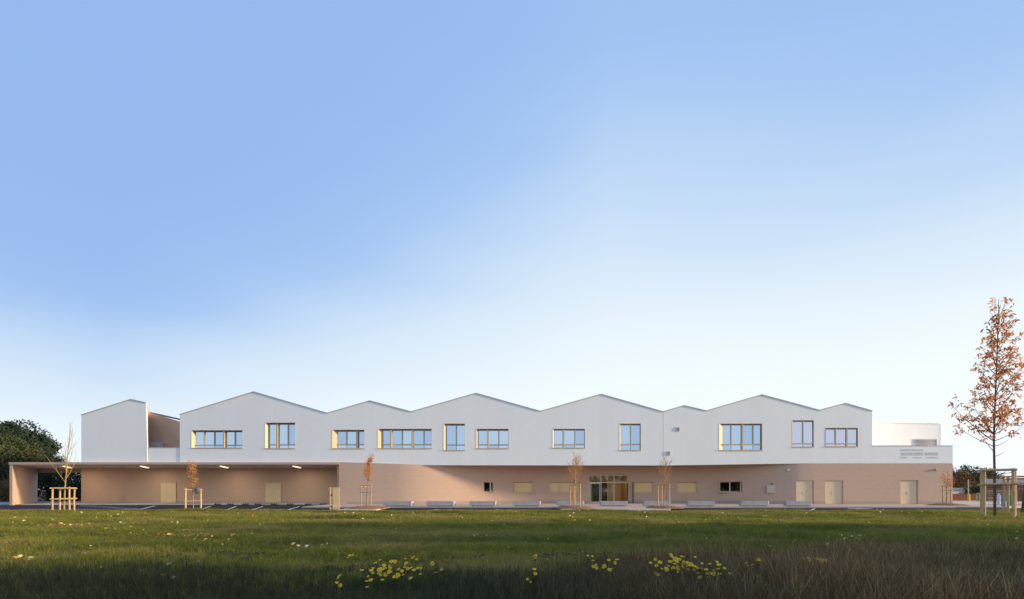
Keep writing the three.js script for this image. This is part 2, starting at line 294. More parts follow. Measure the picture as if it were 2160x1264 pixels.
  const e0 = V(fx(308.6), 3.9, FRONT - 0.11), e1 = V(fx(308.2), E.y, FRONT - 0.11);
  obj('flank_wall', poly([[e0, V(E2.x, 3.9, -46.6), E2, e1]]), M.render, school);
  const n0 = q(315, 870, 46.604), n1 = q(381, 890, 46.604);
  obj('notch_wall', poly([[V(n0.x, 3.9, n0.z), V(fx(379) + 0.1, 3.9, n0.z), V(fx(379) + 0.1, n1.y - 0.18, n0.z), V(n1.x, n1.y, n0.z), n0]]), M.render, school);
  obj('notch_roof', hexa([n0, V(fx(379) + 0.1, n1.y - 0.18, n0.z), V(fx(379) + 0.1, n1.y - 0.11, n0.z), n0.clone().add(V(0, 0.07, 0))], [n0, V(fx(379) + 0.1, n1.y - 0.18, n0.z), V(fx(379) + 0.1, n1.y - 0.11, n0.z), n0.clone().add(V(0, 0.07, 0))].map((v) => v.clone().add(V(0, -0.12, -0.4)))), M.roof, school);
  obj('terrace_box', rbox(fx(318, 46), fx(338, 46), fy(948, 46), fy(933, 46), -46.5, -45.7, 0.03), M.louvre, school);
  // terrace with the concave wall over the lettering
  obj('terrace_floor', box(fx(1840), fx(2010), fy(945) - 0.2, fy(945), FRONT - WT, -60), M.roof, school);
  obj('terrace_cap', box(fx(1840.4), fx(2010.6), fy(941), fy(939.9), FRONT - WT - 0.04, FRONT + 0.04), M.edge, school);
  const arc = []; const cA = V(fx(1840) + 0.02, 0, -47.4), cB = V(fx(1980, 49.6), 0, -49.6);
  for (let i = 0; i <= 24; i++) { const t = i / 24, s = 1 - t; const mid = V(cA.x + 6.2, 0, -49.3); arc.push(V(cA.x * s * s + 2 * s * t * mid.x + cB.x * t * t, 0, cA.z * s * s + 2 * s * t * mid.z + cB.z * t * t)); }
  const top = fy(893, 49), curve = [], cap = [];
  for (let i = 0; i < 24; i++) {
    const a = arc[i], b = arc[i + 1];
    curve.push([V(a.x, fy(945), a.z), V(b.x, fy(945), b.z), V(b.x, top, b.z), V(a.x, top, a.z)]);
    cap.push(hexa([V(a.x, top, a.z + 0.05), V(b.x, top, b.z + 0.05), V(b.x, top + 0.07, b.z + 0.05), V(a.x, top + 0.07, a.z + 0.05)], [V(a.x, top, a.z - 0.3), V(b.x, top, b.z - 0.3), V(b.x, top + 0.07, b.z - 0.3), V(a.x, top + 0.07, a.z - 0.3)]));
  }
  const cw = poly(curve); { // smooth normals along the curve
    const p = cw.attributes.position, n = cw.attributes.normal;
    for (let i = 0; i < p.count; i++) { let k = 0, bd = 1e9; for (let j = 0; j < arc.length; j++) { const d = (arc[j].x - p.getX(i)) ** 2 + (arc[j].z - p.getZ(i)) ** 2; if (d < bd) { bd = d; k = j; } } const t = arc[Math.min(24, k + 1)].clone().sub(arc[Math.max(0, k - 1)]).normalize(); n.setXYZ(i, -t.z, 0, t.x); }
  }
  obj('curved_wall', cw, M.white, school); obj('curved_cap', cap, M.edge, school);
  obj('curved_wall_end', [box(cB.x, cB.x + 0.25, fy(945), top, -49.9, -49.6), box(cB.x, cB.x + 0.25, fy(945), top, -60, -49.904)], M.white, school);
  const lv = new THREE.Group(); lv.name = 'louvre_panel'; school.add(lv);
  const lx0 = fx(1927, 49.4), lx1 = fx(1974, 49.4), ly0 = fy(946, 49.4), ly1 = fy(927, 49.4);
  obj('frame', [box(lx0, lx1, ly1 - 0.06, ly1, -49.40, -49.24), box(lx0, lx0 + 0.06, ly0, ly1 - 0.062, -49.40, -49.24), box(lx1 - 0.06, lx1, ly0, ly1 - 0.062, -49.40, -49.24)], M.louvre, lv);
  for (let i = 0; i < 6; i++) { const s = box(lx0 + 0.07, lx1 - 0.07, -0.06, 0.06, -0.012, 0.012); s.rotateX(-0.6); s.translate(0, ly1 - 0.15 - i * 0.14, -49.3); obj('slat', s, M.louvre, lv); }
  obj('roof_vent', rbox(fx(1953, 51), fx(1963, 51), top + 0.05, top + 0.28, -51.6, -50.8, 0.03), M.edge, school);
}
// ---- upper windows
const pick4 = (a) => a[Math.floor(rnd() * a.length)];
for (const [x0, x1, y0, y1, lj, ty, mull] of UP) {
  const w = new THREE.Group(); w.name = 'window'; school.add(w);
  const X0 = fx(x0), X1 = fx(x1), Y0 = fy(y1), Y1 = fy(y0), zf = FRONT + 0.015, zg = FRONT - (x0 < 1080 ? 0.34 : x0 < 1600 ? 0.16 : 0.10), J = lj / 22, T = 3.2 / 22, ft = 0.075;
  const tri = (a, b, c, n) => { const s = new THREE.Shape([a, b, c].map((p) => new THREE.Vector2(...p))); return new THREE.ExtrudeGeometry(s, { depth: n, bevelEnabled: false }); };
  const jamb = tri([X0, -zf], [X0, -zg], [X0 + J, -zg], Y1 - Y0); jamb.rotateX(-Math.PI / 2); jamb.translate(0, Y0, 0); obj('jamb', jamb, M.beige, w);
  obj('jamb', box(X1 - 0.03, X1, Y0, Y1, zf, zg), M.beige, w);
  const head = tri([zf, Y1], [zg, Y1], [zg, Y1 - T], X1 - X0 - 0.032); head.rotateY(-Math.PI / 2); head.translate(X1 - 0.031, 0, 0); obj('head', head, M.brownMetal, w);
  obj('sill', box(X0 - 0.03, X1 + 0.03, Y0 - 0.06, Y0 + 0.015, zg - 0.03, zf + 0.04), M.beige, w);
  const xs = [X0 + J, ...mull.map(([m]) => fx(m)), X1 - 0.03], yt = fy(ty);
  mull.forEach(([m, s]) => obj('mullion', rbox(fx(m) - (s ? 0.085 : 0.06), fx(m) + (s ? 0.085 : 0.06), s ? Y0 + 0.016 : yt, Y1 - T * 0.5, zg - 0.02, zg + (s ? (x0 < 1080 ? 0.24 : x0 < 1600 ? 0.12 : 0.08) : 0.07), 0.012), M.beige, w));
  obj('transom', rbox(X0 + J * 0.6, X1 - 0.032, yt - 0.05, yt + 0.05, zg - 0.02, zg + 0.085, 0.012), M.beige, w);
  for (let i = 0; i + 1 < xs.length; i++) {
    for (const [y0, y1] of [[yt + 0.052, Y1 - 0.06], [Y0 + 0.016, yt - 0.052]]) {
      const pn = obj('pane', box(-(xs[i + 1] - xs[i]) / 2 + ft * 0.3, (xs[i + 1] - xs[i]) / 2 - ft * 0.3, -(y1 - y0) / 2, (y1 - y0) / 2, -0.03, 0), pick4(x0 > 1600 ? M.mirrors.slice(4) : M.mirrors.slice(0, 4)), w);
      pn.position.set((xs[i] + xs[i + 1]) / 2, (y0 + y1) / 2, zg); pn.rotation.set(0.012 * (rnd() - 0.5), 0.014 * (rnd() - 0.5), 0);   // glass never hangs quite true
    }
  }
}
// ---- ground floor wall: a ribbon that swings back under the upper floor and out again
const sm = (t) => { t = Math.min(1, Math.max(0, t)); return t * t * (3 - 2 * t); };
const LP = [[715, 43.66]]; for (let p = 735; p < 1140; p += 15) LP.push([p, 43.66 + 0.24 * sm((p - 715) / 330) + 2.8 * sm((p - 835) / 300)]);
LP.push([1140, 46.7]); for (let p = 1480; p < 1690; p += 14) LP.push([p, 46.7 - 2.67 * sm((p - 1470) / 225)]); LP.push([1692, 44.03], [1720, 44.02], [2010, 44.02]);
const zAt = (px) => { for (let i = 0; i + 1 < LP.length; i++) if (px <= LP[i + 1][0]) { const t = (px - LP[i][0]) / (LP[i + 1][0] - LP[i][0]); return LP[i][1] + t * (LP[i + 1][1] - LP[i][1]); } return 44.02; };
const topAt = (px) => px < 905 ? fy(975.6 + (px - 715) / 190 * 5.4) : px > 1690 ? fy(978.1) : px > 1400 ? fy(981.9 - 3.8 * (px - 1400) / 290) : fy(981.5);
// openings: x0, x1, y0 (head), y1 (sill)
const SHUT = [[1083, 1124, 1017, 1040], [1159, 1224, 1017, 1040], [1338, 1379, 1017, 1040], [1429, 1471, 1017, 1040]];
const LOWWIN = [[1020, 1041, 1017, 1038], [1519, 1566, 1016, 1038]];
const DOORS = [[1680, 1717, 1014], [1741, 1779, 1014], [1900, 1937, 1013.5]];
const ENTRY = [1241, 1325, 1001.5];
const HOLES = [...SHUT, ...LOWWIN, ...DOORS.map(([a, b, c]) => [a, b, c, null]), [...ENTRY, null]].sort((a, b) => a[0] - b[0]);
{
  const cuts = [...new Set([...LP.map((p) => p[0]), ...HOLES.flatMap((h) => [h[0], h[1]])])].sort((a, b) => a - b), g = [], pl = [];
  const TH = 0.3, seg = (a, b, y0a, y1a, y0b, y1b) => {
    const za = zAt(a), zb = zAt(b), f = (px, z, y, d) => V(fx(px, z), y, -z - d);
    const q = hexa([f(a, za, y0a, 0), f(b, zb, y0b, 0), f(b, zb, y1b, 0), f(a, za, y1a, 0)], [f(a, za, y0a, TH), f(b, zb, y0b, TH), f(b, zb, y1b, TH), f(a, za, y1a, TH)]);
    const nrm = (px) => { const A = Math.max(715, px - 9), B = Math.min(2010, px + 9), t = V(fx(B, zAt(B)) - fx(A, zAt(A)), 0, zAt(A) - zAt(B)).normalize(); return V(-t.z, 0, t.x); }, na = nrm(a), nb = nrm(b);
    [na, nb, nb, na, nb, na].forEach((n, i) => q.attributes.normal.setXYZ(i, n.x, n.y, n.z)); return q;   // one smooth sweep
  };
  for (let i = 0; i + 1 < cuts.length; i++) {
    const a = cuts[i], b = cuts[i + 1], h = HOLES.find((o) => a >= o[0] - 0.01 && b <= o[1] + 0.01);
    if (!h) { g.push(seg(a, b, 0, topAt(a), 0, topAt(b))); continue; }
    const z = zAt((h[0] + h[1]) / 2), y1 = fy(h[2], z);
    g.push(seg(a, b, y1, topAt(a), y1, topAt(b)));
    if (h[3] !== null) { const y0 = fy(h[3], z); g.push(seg(a, b, 0, y0, 0, y0)); }
  }
  obj('ground_floor_wall', g, M.brick, school);
  // plinth, a little proud of the wall
  for (let i = 0; i + 1 < cuts.length; i++) {
    const a = cuts[i], b = cuts[i + 1]; if (HOLES.some((o) => o[3] === null && a >= o[0] - 0.01 && b <= o[1] + 0.01) || a < 720) continue;
    const za = zAt(a) - 0.02, zb = zAt(b) - 0.02, H = 0.34, f = (px, z, y, d) => V(fx(px, z), y, -z - d);
    pl.push(hexa([f(a, za, 0, 0), f(b, zb, 0, 0), f(b, zb, H, 0), f(a, za, H, 0)], [f(a, za, 0, 0.02), f(b, zb, 0, 0.02), f(b, zb, H, 0.02), f(a, za, H, 0.02)]));
  }
  obj('plinth', pl, std(0.40, 0.33, 0.285, 0.85), school);
  // soffit of the overhang, and its front edge
  const so = []; const pts = LP.filter(([p]) => p >= 895 && p <= 1692);
  for (let i = 0; i + 1 < pts.length; i++) {
    const [a, za] = pts[i], [b, zb] = pts[i + 1], ya = topAt(a) + 0.002, yb = topAt(b) + 0.002;
    so.push([V(fx(a), ya, FRONT - 0.003), V(fx(a, za + 0.2), ya, -za - 0.2), V(fx(b, zb + 0.2), yb, -zb - 0.2), V(fx(b), yb, FRONT - 0.003)]);
  }
  obj('soffit', poly(so), M.soffit, school);
  obj('end_wall', box(fx(2010) - 0.3, fx(2010), 0, fy(978.2), -44.33, -60), M.brick, school);
}
const wnd = (o) => { const g = new THREE.Group(); g.name = o; school.add(g); return g; };
for (const [x0, x1, y0, y1] of SHUT) {                             // roller shutters
  const z = zAt((x0 + x1) / 2), g = wnd('shuttered_window'), X0 = fx(x0, z), X1 = fx(x1, z), Y0 = fy(y1, z), Y1 = fy(y0, z), n = 8;
  obj('head', box(X0, X1, Y1 - 0.05, Y1 - 0.002, -z - 0.17, -z - 0.02), M.brownMetal, g);
  obj('jamb', box(X0 + 0.001, X0 + 0.05, Y0, Y1 - 0.052, -z - 0.17, -z - 0.02), M.beige, g); obj('jamb', box(X1 - 0.05, X1 - 0.001, Y0, Y1 - 0.052, -z - 0.17, -z - 0.02), M.beige, g);
  obj('sill', box(X0 - 0.03, X1 + 0.03, Y0 - 0.05, Y0 + 0.012, -z - 0.2, -z + 0.04), M.beige, g);
  if (x1 - x0 > 50) obj('mullion', rbox(fx(1181, z) - 0.04, fx(1181, z) + 0.04, Y0 + 0.013, Y1 - 0.053, -z - 0.2, -z - 0.1, 0.01), M.beige, g);
  const h = (Y1 - 0.055 - Y0 - 0.015) / n;
  for (let i = 0; i < n; i++) obj('slat', rbox(X0 + 0.052, X1 - 0.052, Y0 + 0.015 + i * h + 0.008, Y0 + 0.015 + (i + 1) * h - 0.004, -z - 0.19, -z - 0.145, 0.018), M.shutter, g);
  obj('backing', box(X0 + 0.05, X1 - 0.05, Y0, Y1 - 0.05, -z - 0.22, -z - 0.2), M.brownMetal, g);
}
for (const [x0, x1, y0, y1] of LOWWIN) {                           // two clear windows with a dim room behind
  const z = zAt((x0 + x1) / 2) + 0.02, g = wnd('window'), X0 = fx(x0, z), X1 = fx(x1, z), Y0 = fy(y1, z), Y1 = fy(y0, z), f = 0.07;
  const mx = x1 - x0 > 30 ? fx(1541, z) : (X0 + X1) / 2 + 0.18;
  obj('frame', [box(X0, X1, Y1 - f, Y1 - 0.001, -z - 0.2, -z - 0.12), box(X0, X1, Y0, Y0 + f, -z - 0.2, -z - 0.12), box(X0, X0 + f, Y0 + f, Y1 - f, -z - 0.198, -z - 0.122), box(X1 - f, X1, Y0 + f, Y1 - f, -z - 0.198, -z - 0.122)], M.beige, g);
  obj('mullion', box(mx - 0.05, mx + 0.05, Y0 + f, Y1 - f, -z - 0.19, -z - 0.11), M.steel, g);
  obj('pane', box(X0 + f, mx - 0.05, Y0 + f, Y1 - f, -z - 0.165, -z - 0.155), M.glass, g); obj('pane', box(mx + 0.05, X1 - f, Y0 + f, Y1 - f, -z - 0.165, -z - 0.155), M.glass, g);
  obj('sill', box(X0 - 0.03, X1 + 0.03, Y0 - 0.06, Y0 - 0.002, -z - 0.2, -z + 0.05), M.beige, g);
  obj('room', poly([[V(X0 - 0.02, 0.1, -z - 3), V(X1 + 0.02, 0.1, -z - 3), V(X1 + 0.02, 3.4, -z - 3), V(X0 - 0.02, 3.4, -z - 3)], [V(X0 - 0.02, 0.1, -z - 0.5), V(X0 - 0.02, 0.1, -z - 3), V(X0 - 0.02, 3.4, -z - 3), V(X0 - 0.02, 3.4, -z - 0.5)], [V(X1 + 0.02, 0.1, -z - 3), V(X1 + 0.02, 0.1, -z - 0.5), V(X1 + 0.02, 3.4, -z - 0.5), V(X1 + 0.02, 3.4, -z - 3)],
    [V(X0 - 0.02, 3.4, -z - 3), V(X1 + 0.02, 3.4, -z - 3), V(X1 + 0.02, 3.4, -z - 0.5), V(X0 - 0.02, 3.4, -z - 0.5)], [V(X0 - 0.02, 0.1, -z - 0.5), V(X1 + 0.02, 0.1, -z - 0.5), V(X1 + 0.02, 0.1, -z - 3), V(X0 - 0.02, 0.1, -z - 3)]]), std(0.16, 0.11, 0.08, 0.8), g);
}
function serviceDoor(x0, x1, y0, z, base, leaf = 0.38, rec = 0.1) {
  const g = wnd('door'), X0 = fx(x0, z), X1 = fx(x1, z), Y1 = fy(y0, z), zc = -z - rec, xm = X0 + (X1 - X0) * leaf;
  obj('frame', [box(X0, X0 + 0.06, base, Y1, zc - 0.08, zc + 0.02), box(X1 - 0.06, X1, base, Y1, zc - 0.08, zc + 0.02), box(X0 + 0.061, X1 - 0.061, Y1 - 0.06, Y1 - 0.001, zc - 0.08, zc + 0.02)], M.beige, g);
  obj('leaf', rbox(X0 + 0.065, xm - 0.004, base + 0.01, Y1 - 0.065, zc - 0.06, zc, 0.006), M.door, g);
  obj('leaf', rbox(xm + 0.004, X1 - 0.065, base + 0.01, Y1 - 0.065, zc - 0.06, zc, 0.006), M.door, g);
  obj('handle', [rbox(xm + 0.05, xm + 0.10, base + 0.92, base + 1.16, zc, zc + 0.015, 0.006), rbox(xm + 0.06, xm + 0.22, base + 1.03, base + 1.06, zc + 0.03, zc + 0.06, 0.01), box(xm + 0.065, xm + 0.085, base + 1.03, base + 1.06, zc + 0.014, zc + 0.032)], M.steel, g);
}
for (const [a, b, c] of DOORS) serviceDoor(a, b, c, 44.02, 0.1);
// ---- entrance: glazed screen, open leaf, lit lobby
{
  const z = 46.7, e = wnd('entrance'), zf = -z - 0.12, Y1 = fy(1002, z), YT = fy(1018, z), X = (px) => fx(px, z), B = 0.1;
  const post = (px, w = 0.07) => obj('post', box(X(px) - w / 2, X(px) + w / 2, B, Y1 - 0.002, zf - 0.05, zf + 0.05), M.steel, e);
  post(1242.2); post(1268, 0.09); post(1295.5, 0.09); post(1323.8);
  for (const [a, b] of [[1243, 1267], [1269, 1294.5], [1296.5, 1323]]) {
    obj('transom', box(X(a), X(b), YT - 0.05, YT + 0.05, zf - 0.045, zf + 0.045), M.steel, e);
    obj('transom', box(X(a), X(b), Y1 - 0.07, Y1 - 0.002, zf - 0.045, zf + 0.045), M.steel, e);
    obj('pane', box(X(a), X(b), YT + 0.05, Y1 - 0.07, zf - 0.006, zf + 0.006), M.glass, e);
  }
  const leafAt = (a, b) => {
    const d = new THREE.Group(); d.name = 'door_leaf'; e.add(d); const X0 = X(a), X1 = X(b), f = 0.09, y1 = YT - 0.055;
    const m = new THREE.Mesh(merge([box(X0, X0 + f, B + 0.02, y1, zf - 0.03, zf + 0.03), box(X1 - f, X1, B + 0.02, y1, zf - 0.03, zf + 0.03), box(X0 + f, X1 - f, y1 - f, y1, zf - 0.03, zf + 0.03), box(X0 + f, X1 - f, B + 0.02, B + 0.16, zf - 0.03, zf + 0.03)]), M.steel); m.name = 'leaf_frame'; d.add(m);
    return [X0, X1, f, y1, d];
  };
  { const [X0, X1, f, y1, d] = leafAt(1244, 1266.3); obj('pane', box(X0 + f, X1 - f, B + 0.16, y1 - f, zf - 0.006, zf + 0.006), M.glass, d); obj('handle', rbox(X1 - 0.03, X1 + 0.03, B + 0.25, y1 - 0.1, zf + 0.05, zf + 0.11, 0.015), M.darkMetal, d); }
  obj('pane', box(X(1269.5), X(1294), B + 0.06, YT - 0.05, zf - 0.006, zf + 0.006), M.glass, e);
  obj('bottom_rail', box(X(1269.5), X(1294), B + 0.002, B + 0.06, zf - 0.03, zf + 0.03), M.steel, e);
  { // leaf that stands open, swung outwards, hinged on the right post
    const d = new THREE.Group(); d.name = 'open_leaf'; e.add(d); d.position.set(X(1324.5), 0, zf + 0.06); d.rotation.y = 1.27; const w = 1.25, y1 = YT - 0.06, f = 0.09;
    obj('leaf_frame', [box(0, f, B + 0.02, y1, -0.03, 0.03), box(-w, -w + f, B + 0.02, y1, -0.03, 0.03), box(-w + f, 0, y1 - f, y1, -0.03, 0.03), box(-w + f, 0, B + 0.02, B + 0.16, -0.03, 0.03)], M.darkMetal, d);
    obj('pane', box(-w + f, 0, B + 0.16, y1 - f, -0.006, 0.006), M.glass, d);
    obj('handle', rbox(-w + 0.14, -w + 0.2, B + 0.9, B + 1.5, 0.04, 0.1, 0.012), M.dark, d);
  }
  obj('door_post', rbox(X(1333.7) - 0.05, X(1333.7) + 0.05, B, YT + 0.03, -z + 0.25, -z + 0.35, 0.01), M.darkMetal, e);
  // lobby
  const lb = wnd('lobby'), x0 = X(1241) - 1.2, x1 = X(1325) + 0.5, zb = -z - 5.2, h = 3.25;
  obj('floor', box(x0, x1, 0.06, 0.108, zb, -z - 0.31), std(0.30, 0.22, 0.16, 0.5), lb);
  obj('ceiling', box(x0, x1, h, h + 0.1, zb, -z - 0.31), M.lobbyWall, lb);
  obj('wall', [box(x0 - 0.1, x0, 0.1, h, zb, -z - 0.31), box(x1, x1 + 0.1, 0.1, h, zb, -z - 0.31)], M.ochre, lb);
  obj('wall', box(x0 - 0.1, x1 + 0.1, 0.1, h, zb - 0.1, zb - 0.002), M.lobbyWall, lb);
  for (const [a, b] of [[1246, 1258], [1268, 1284], [1288, 1302]]) obj('inner_door', box(X(a), X(b), 0.12, 2.45, zb, zb + 0.08), M.dark, lb);
  for (const px of [1247, 1308]) {
    const l = new THREE.Group(); l.name = 'ceiling_lamp'; lb.add(l); const xx = X(px);
    obj('tube', box(xx - 0.09, xx + 0.09, h - 0.07, h - 0.02, zb + 1.6, zb + 3.4), M.lamp, l);
    const ra = new THREE.RectAreaLight(lc(1, 0.72, 0.38), 15, 0.18, 1.8); ra.position.set(xx, h - 0.09, zb + 2.5); ra.rotation.x = -Math.PI / 2; l.add(ra);
  }
}
// ---- small fittings on the facade
for (const [px, py] of [[1429, 906], [1409, 957]]) { const g = wnd('wall_vent'), x = fx(px), y = fy(py); obj('frame', [box(x - 0.2, x + 0.2, y + 0.15, y + 0.2, FRONT + 0.002, FRONT + 0.05), box(x - 0.2, x + 0.2, y - 0.2, y - 0.15, FRONT + 0.002, FRONT + 0.05), box(x - 0.2, x - 0.15, y - 0.15, y + 0.15, FRONT + 0.002, FRONT + 0.048), box(x + 0.15, x + 0.2, y - 0.15, y + 0.15, FRONT + 0.002, FRONT + 0.048)], M.louvre, g); for (let i = 0; i < 5; i++) { const s = box(x - 0.15, x + 0.15, -0.03, 0.03, -0.005, 0.005); s.rotateX(-0.7); s.translate(0, y - 0.12 + i * 0.06, FRONT + 0.025); obj('slat', s, M.louvre, g); } obj('backing', box(x - 0.15, x + 0.15, y - 0.15, y + 0.15, FRONT + 0.002, FRONT + 0.006), M.louvre, g); }
{ const z = zAt(1628) - 0.05, g = wnd('meter_cabinet'); obj('cabinet', rbox(fx(1617, z), fx(1640, z), fy(1040.5, z), fy(1023.5, z), -z - 0.08, -z + 0.04, 0.01), std(0.55, 0.45, 0.38, 0.6), g); for (let i = 0; i < 3; i++) obj('flap', rbox(fx(1618.3 + i * 7.2, z), fx(1624.4 + i * 7.2, z), fy(1039, z), fy(1025, z), -z + 0.035, -z + 0.055, 0.006), std(0.58, 0.48, 0.41, 0.6), g); obj('lock', box(fx(1628, z) - 0.03, fx(1628, z) + 0.06, fy(1022, z), fy(1021, z) + 0.05, -z - 0.06, -z + 0.05), M.dark, g); }
for (const [px, py] of [[1661, 991.5], [1975, 991]]) { const z = zAt(px) - 0.01, g = wnd('wall_light'); obj('housing', rbox(fx(px, z) - 0.14, fx(px, z) + 0.14, fy(py, z) - 0.09, fy(py, z) + 0.09, -z - 0.02, -z + 0.12, 0.03), std(0.5, 0.42, 0.36, 0.5), g); obj('lens', rbox(fx(px, z) - 0.1, fx(px, z) + 0.1, fy(py, z) - 0.11, fy(py, z) - 0.085, -z, -z + 0.1, 0.01), M.steel, g); }
{
  const font = await new FontLoader().loadAsync('fonts/droid/droid_sans_regular.typeface.json'), bold = await new FontLoader().loadAsync('fonts/droid/droid_sans_bold.typeface.json');
  const g = wnd('lettering');
  const word = (s, px0, px1, py, h, f = font) => { const t = new TextGeometry(s, { font: f, size: h, depth: 0.01, curveSegments: 3 }); t.computeBoundingBox(); const bb = t.boundingBox; t.translate(-bb.min.x, 0, 0); t.scale((fx(px1) - fx(px0)) / (bb.max.x - bb.min.x), 1, 1); t.translate(fx(px0), fy(py), FRONT + 0.006); obj('text', t, M.letter, g); };
  word('GROUPE SCOLAIRE', 1900.5, 1948, 951.5, 0.15); word('JOSEPHINE BAKER', 1902, 1980, 960.8, 0.29, bold); word('MAIRIE', 1900.5, 1915, 966.8, 0.11); word('COLLEGE', 1927, 1944.5, 966.8, 0.11); word('MATERNELLE', 1955, 1980, 966.8, 0.11);
}
// ---- covered parking bay on the left
{
  const zc = 43.66, H0 = fy(980, zc), H1 = fy(975.4, zc), xl = fx(19, zc), xr = fx(714.8, zc), BL = [fx(78, 53), -53];
  const c = wnd('canopy');
  obj('roof_slab', plan([[xl, -zc], [xr, -zc], [xr, -53.4], [BL[0] - 0.3, -53.4]], H0, H1 - 0.012), M.render, c);
  obj('fascia', box(xl, xr - 0.002, H0 - 0.012, H1, -zc + 0.002, -zc + 0.05), M.fascia, c);
  obj('wing_wall', plan([[xl + 0.02, -zc - 0.01], [xl + 0.30, -zc - 0.01], [BL[0] + 0.05, BL[1]], [BL[0] - 0.25, BL[1]]], 0, H0 - 0.003), M.render, c);
  obj('back_wall', box(fx(171, 51), xr, 0, H0 - 0.002, -51, -51.3), M.brick, c);
  obj('lintel', box(BL[0], fx(171, 51) - 0.002, fy(997, 53), H0 - 0.002, -53, -53.3), M.render, c);
  obj('base_strip', box(fx(171, 51) + 0.02, xr - 0.3, 0.05, 0.17, -51, -50.97), M.concrete, c);
  obj('side_wall', box(xr - 0.3, xr - 0.003, 0, H0 - 0.003, -zc - 0.31, -50.996), M.brick, c);
  serviceDoor(337, 371, 1018, 50.9, 0.05, 0.42, 0.02); serviceDoor(558, 593, 1018, 50.9, 0.05, 0.4, 0.02);
  obj('hatch', rbox(fx(251, 51), fx(263, 51), fy(1056.5, 51), fy(1044.5, 51), -51, -50.95, 0.01), std(0.50, 0.38, 0.30, 0.7), c);
  obj('sensor', rbox(fx(176, 51) - 0.12, fx(176, 51) + 0.12, fy(996, 51) - 0.08, fy(996, 51) + 0.08, -51, -50.88, 0.02), M.steel, c);
  for (const px of [141, 304.6, 472.7, 625.8]) {
    const l = new THREE.Group(); l.name = 'ceiling_lamp'; c.add(l);
    const H = H0 - 0.05, p = (dx, py) => { const z = (H - EYE) * F / (HORIZON - py); return V(fx(px + dx, z), H, -z); }, A = p(-7, 983.9), B2 = p(7, 987.2), d = B2.clone().sub(A), len = d.length(), a = Math.atan2(-d.z, d.x), mid = A.clone().add(B2).multiplyScalar(0.5);
    const t = rbox(-len / 2, len / 2, -0.035, 0.035, -0.11, 0.11, 0.02); t.rotateY(a); t.translate(mid.x, mid.y, mid.z); obj('tube', t, M.lamp, l);
    const ra = new THREE.RectAreaLight(lc(1, 0.80, 0.58), 30, len, 0.22); ra.position.set(mid.x, H - 0.05, mid.z); ra.rotation.order = 'YXZ'; ra.rotation.y = a; ra.rotation.x = -Math.PI / 2; l.add(ra);
  }
}

// ================================================================ FORECOURT OBJECTS
{ // concrete bench blocks along the pavement
  const spots = [[808, 870], [899.6, 959], [991, 1047], [1082.5, 1141], [1176, 1233], [1268, 1326], [1359, 1418], [1452, 1511], [1565, 1627], [1659, 1718]];
  const where = ['nearest the slatted gate', 'second from the slatted gate', 'below the small dark window', 'below the single roller shutter beside the long one', 'behind the bare sapling beside the entrance', 'right in front of the glazed entrance', 'behind the staked sapling past the entrance', 'below the roller shutter next to the dark double window', 'below the dark double window and meter cabinet', 'with bright end, in front of the first service door'];
  spots.forEach(([a, b], i) => {
    const z = 38.0, X0 = fx(a, z), X1 = fx(b, z), h = 0.42, ch = i >= 8 ? 0.24 : 0.1;
    const t = thing('concrete_bench', 'low grey concrete bench block ' + where[i], 'bench', (X0 + X1) / 2, 0.1, -z, 0, 'concrete benches along the pavement');
    const w = (X1 - X0) / 2, s = new THREE.Shape([[-w, 0], [w - ch, 0], [w, -0.34], [w, -0.46], [-w, -0.46]].map(([x, q]) => new THREE.Vector2(x, -q)));
    const g = new THREE.ExtrudeGeometry(s, { depth: h - 0.07, bevelEnabled: true, bevelSize: 0.012, bevelThickness: 0.012, bevelSegments: 2 }); g.rotateX(-Math.PI / 2); g.translate(0, 0.06, 0); obj('block', g, M.concrete, t);
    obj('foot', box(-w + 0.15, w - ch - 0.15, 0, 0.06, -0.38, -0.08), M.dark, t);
  });
}
{ // rubber wheel stops at the head of the covered bays
  const near = ['beside the far-left one of the row', 'second of the row', 'left of the right-hand canopy door', 'just left of the right-hand canopy door', 'in front of the right-hand canopy door', 'just right of the right-hand canopy door', 'second before the slatted gate', 'next to the slatted gate'];
  [459, 486, 518, 544, 578, 612, 650, 681].forEach((px, i) => {
    const z = 43.9, t = thing('wheel_stop', 'black rubber wheel stop with three humps on the parking bay asphalt', 'wheel stop', fx(px, z), 0, -z, 0, 'wheel stops in the covered parking');
    obj('bar', rbox(-0.33, 0.33, 0, 0.05, -0.1, 0.1, 0.02), M.rubber, t);
    for (const x of [-0.22, 0, 0.22]) { const g = new THREE.SphereGeometry(0.1, 10, 6, 0, 6.2832, 0, 1.5708); g.scale(0.85, 1.45, 0.9); g.translate(x, 0.045, 0); obj('hump', g, M.rubber, t); }
  });
}
